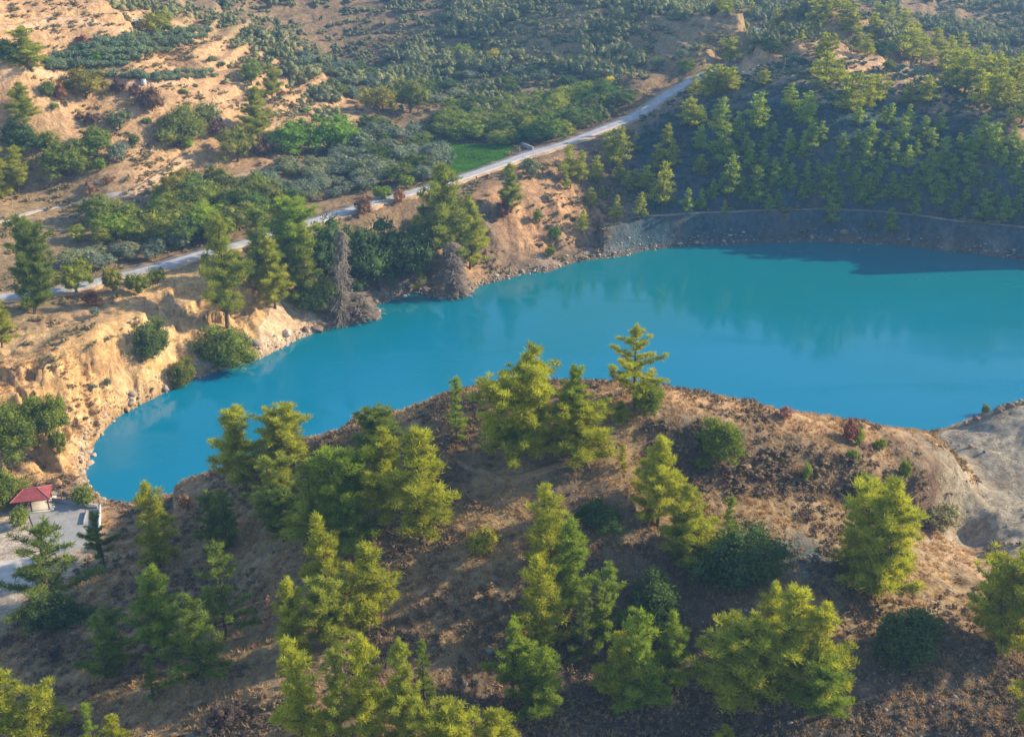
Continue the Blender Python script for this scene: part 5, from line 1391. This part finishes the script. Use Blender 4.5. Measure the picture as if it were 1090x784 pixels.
for u, v, w, h, cc, lab in [
 (990,462,17,9,DRK_,'dark flat boulder at the foot of the crest where hill, pale bank and lake meet'),
 (1033,476,9,6,ORK,'small orange-brown boulder on the pale bank'),
 (1048,481,6,4,DRK_,'smallest dark rock on the pale bank'),
 (1062,438,16,9,BRK,'brown boulder on the skyline of the pale bank, next to the tiny shrub'),
 (1076,434,14,9,BRK,'brown boulder on the skyline of the pale bank, second from the right edge'),
 (1040,446,14,7,BRK,'flat brown rock on the lake edge of the pale bank'),
 (1030,451,12,6,ORK,'flat tan rock on the lake edge, lowest of the skyline rocks'),
 (267,383,14,10,DRK_,'dark boulder at the waterline below the yellow-green bush'),
 (305,356,16,10,(0.8,0.7,0.58),'white rock block at the water on the white rock face'),
 (325,352,12,9,BRK,'brown rock right of the white shore rocks at the waterline'),
 (338,351,16,7,BRK,'low brown rock running into the water left of the tall dead tree'),
 (378,342,14,7,ORK,'tan rock at the waterline under the fallen-looking brushwood'),
 (392,339,16,7,PALE,'pale rock at the tip of the little point under the brushwood'),
 (232,398,14,8,PALE,'pale rock at the foot of the ochre cliff, nearest the yellow-green bush'),
 (212,402,13,8,ORK,'ochre rock at the foot of the ochre cliff, below the small green bush'),
 (176,414,13,8,PALE,'pale rock at the middle of the ochre cliff waterline'),
 (136,436,12,8,ORK,'ochre rock at the bend of the ochre cliff waterline'),
 (108,462,12,8,PALE,'pale rock at the left end waterline of the lake, upper one'),
 (100,484,14,10,PALE,'pale rock at the left end waterline of the lake, lower one'),
 (72,526,14,9,BRK,'brown rock between the red-roofed shelter and the lake'),
 (60,516,20,13,ORK,'orange rock behind the red-roofed shelter'),
 (97,200,14,10,(0.6,0.36,0.22),'rounded reddish boulder below the round tree with the dark side')]:
    boulder(u, v, w, h, cc, lab)

# ------------------------------------------------------------------ repeats: say which row and which place each one has
ORD = ['first', 'second', 'third', 'fourth', 'fifth', 'sixth', 'seventh', 'eighth', 'ninth', 'tenth', 'eleventh', 'twelfth', 'thirteenth', 'fourteenth', 'fifteenth', 'sixteenth', 'seventeenth', 'eighteenth']
groups = {}
for o in COL.objects:
    if o.parent is None and o.get('group'): groups.setdefault((o['group'], o.get('label')), []).append(o)
for (g, lab), obs in groups.items():
    P = []
    for o in obs:
        u, v = world_px(o.location.x, o.location.y, o.location.z); P.append((float(u), float(v), o))
    seen = [p_ for p_ in P if -10 < p_[0] < 1100 and -5 < p_[1] < 800]
    for p_ in P:
        if p_ not in seen: bpy.data.objects.remove(p_[2]) if not p_[2].children else [bpy.data.objects.remove(c_) for c_ in list(p_[2].children) + [p_[2]]]
    seen.sort(key=lambda q: -q[1])
    nrow = max(1, math.ceil(len(seen) / 12)); per = math.ceil(len(seen) / nrow)
    for r_ in range(nrow):
        row = sorted(seen[r_ * per:(r_ + 1) * per], key=lambda q: q[0])
        rn = 'front row' if r_ == 0 else ('back row' if r_ == nrow - 1 else ORD[r_] + ' row')
        for i, q in enumerate(row):
            q[2]['label'] = f"{lab}, {ORD[i]} from left" + (f" in {rn}" if nrow > 1 else '')
HAZE = 0.00032
# ------------------------------------------------------------------ air between the camera and the far hills
me = bpy.data.meshes.new('haze')
hx, hy0, hy1, hz0, hz1 = 5600, -300, 5600, -12.0, 150.0
vs = [(x, y, z) for z in (hz0, hz1) for y in (hy0, hy1) for x in (-hx, hx)]
me.from_pydata(vs, [], [(0, 2, 3, 1), (4, 5, 7, 6), (0, 1, 5, 4), (2, 6, 7, 3), (0, 4, 6, 2), (1, 3, 7, 5)])
hm = bpy.data.materials.new('air'); hm.use_nodes = True
nt = hm.node_tree
nt.nodes.remove(nt.nodes['Principled BSDF'])
pv = nt.nodes.new('ShaderNodeVolumePrincipled')
pv.inputs['Color'].default_value = (0.30, 0.58, 1.0, 1)
pv.inputs['Density'].default_value = HAZE
pv.inputs['Anisotropy'].default_value = 0.2
nt.links.new(pv.outputs[0], nt.nodes['Material Output'].inputs['Volume'])
me.materials.append(hm)
if HAZE > 0: tag(link('haze', me), kind='stuff')
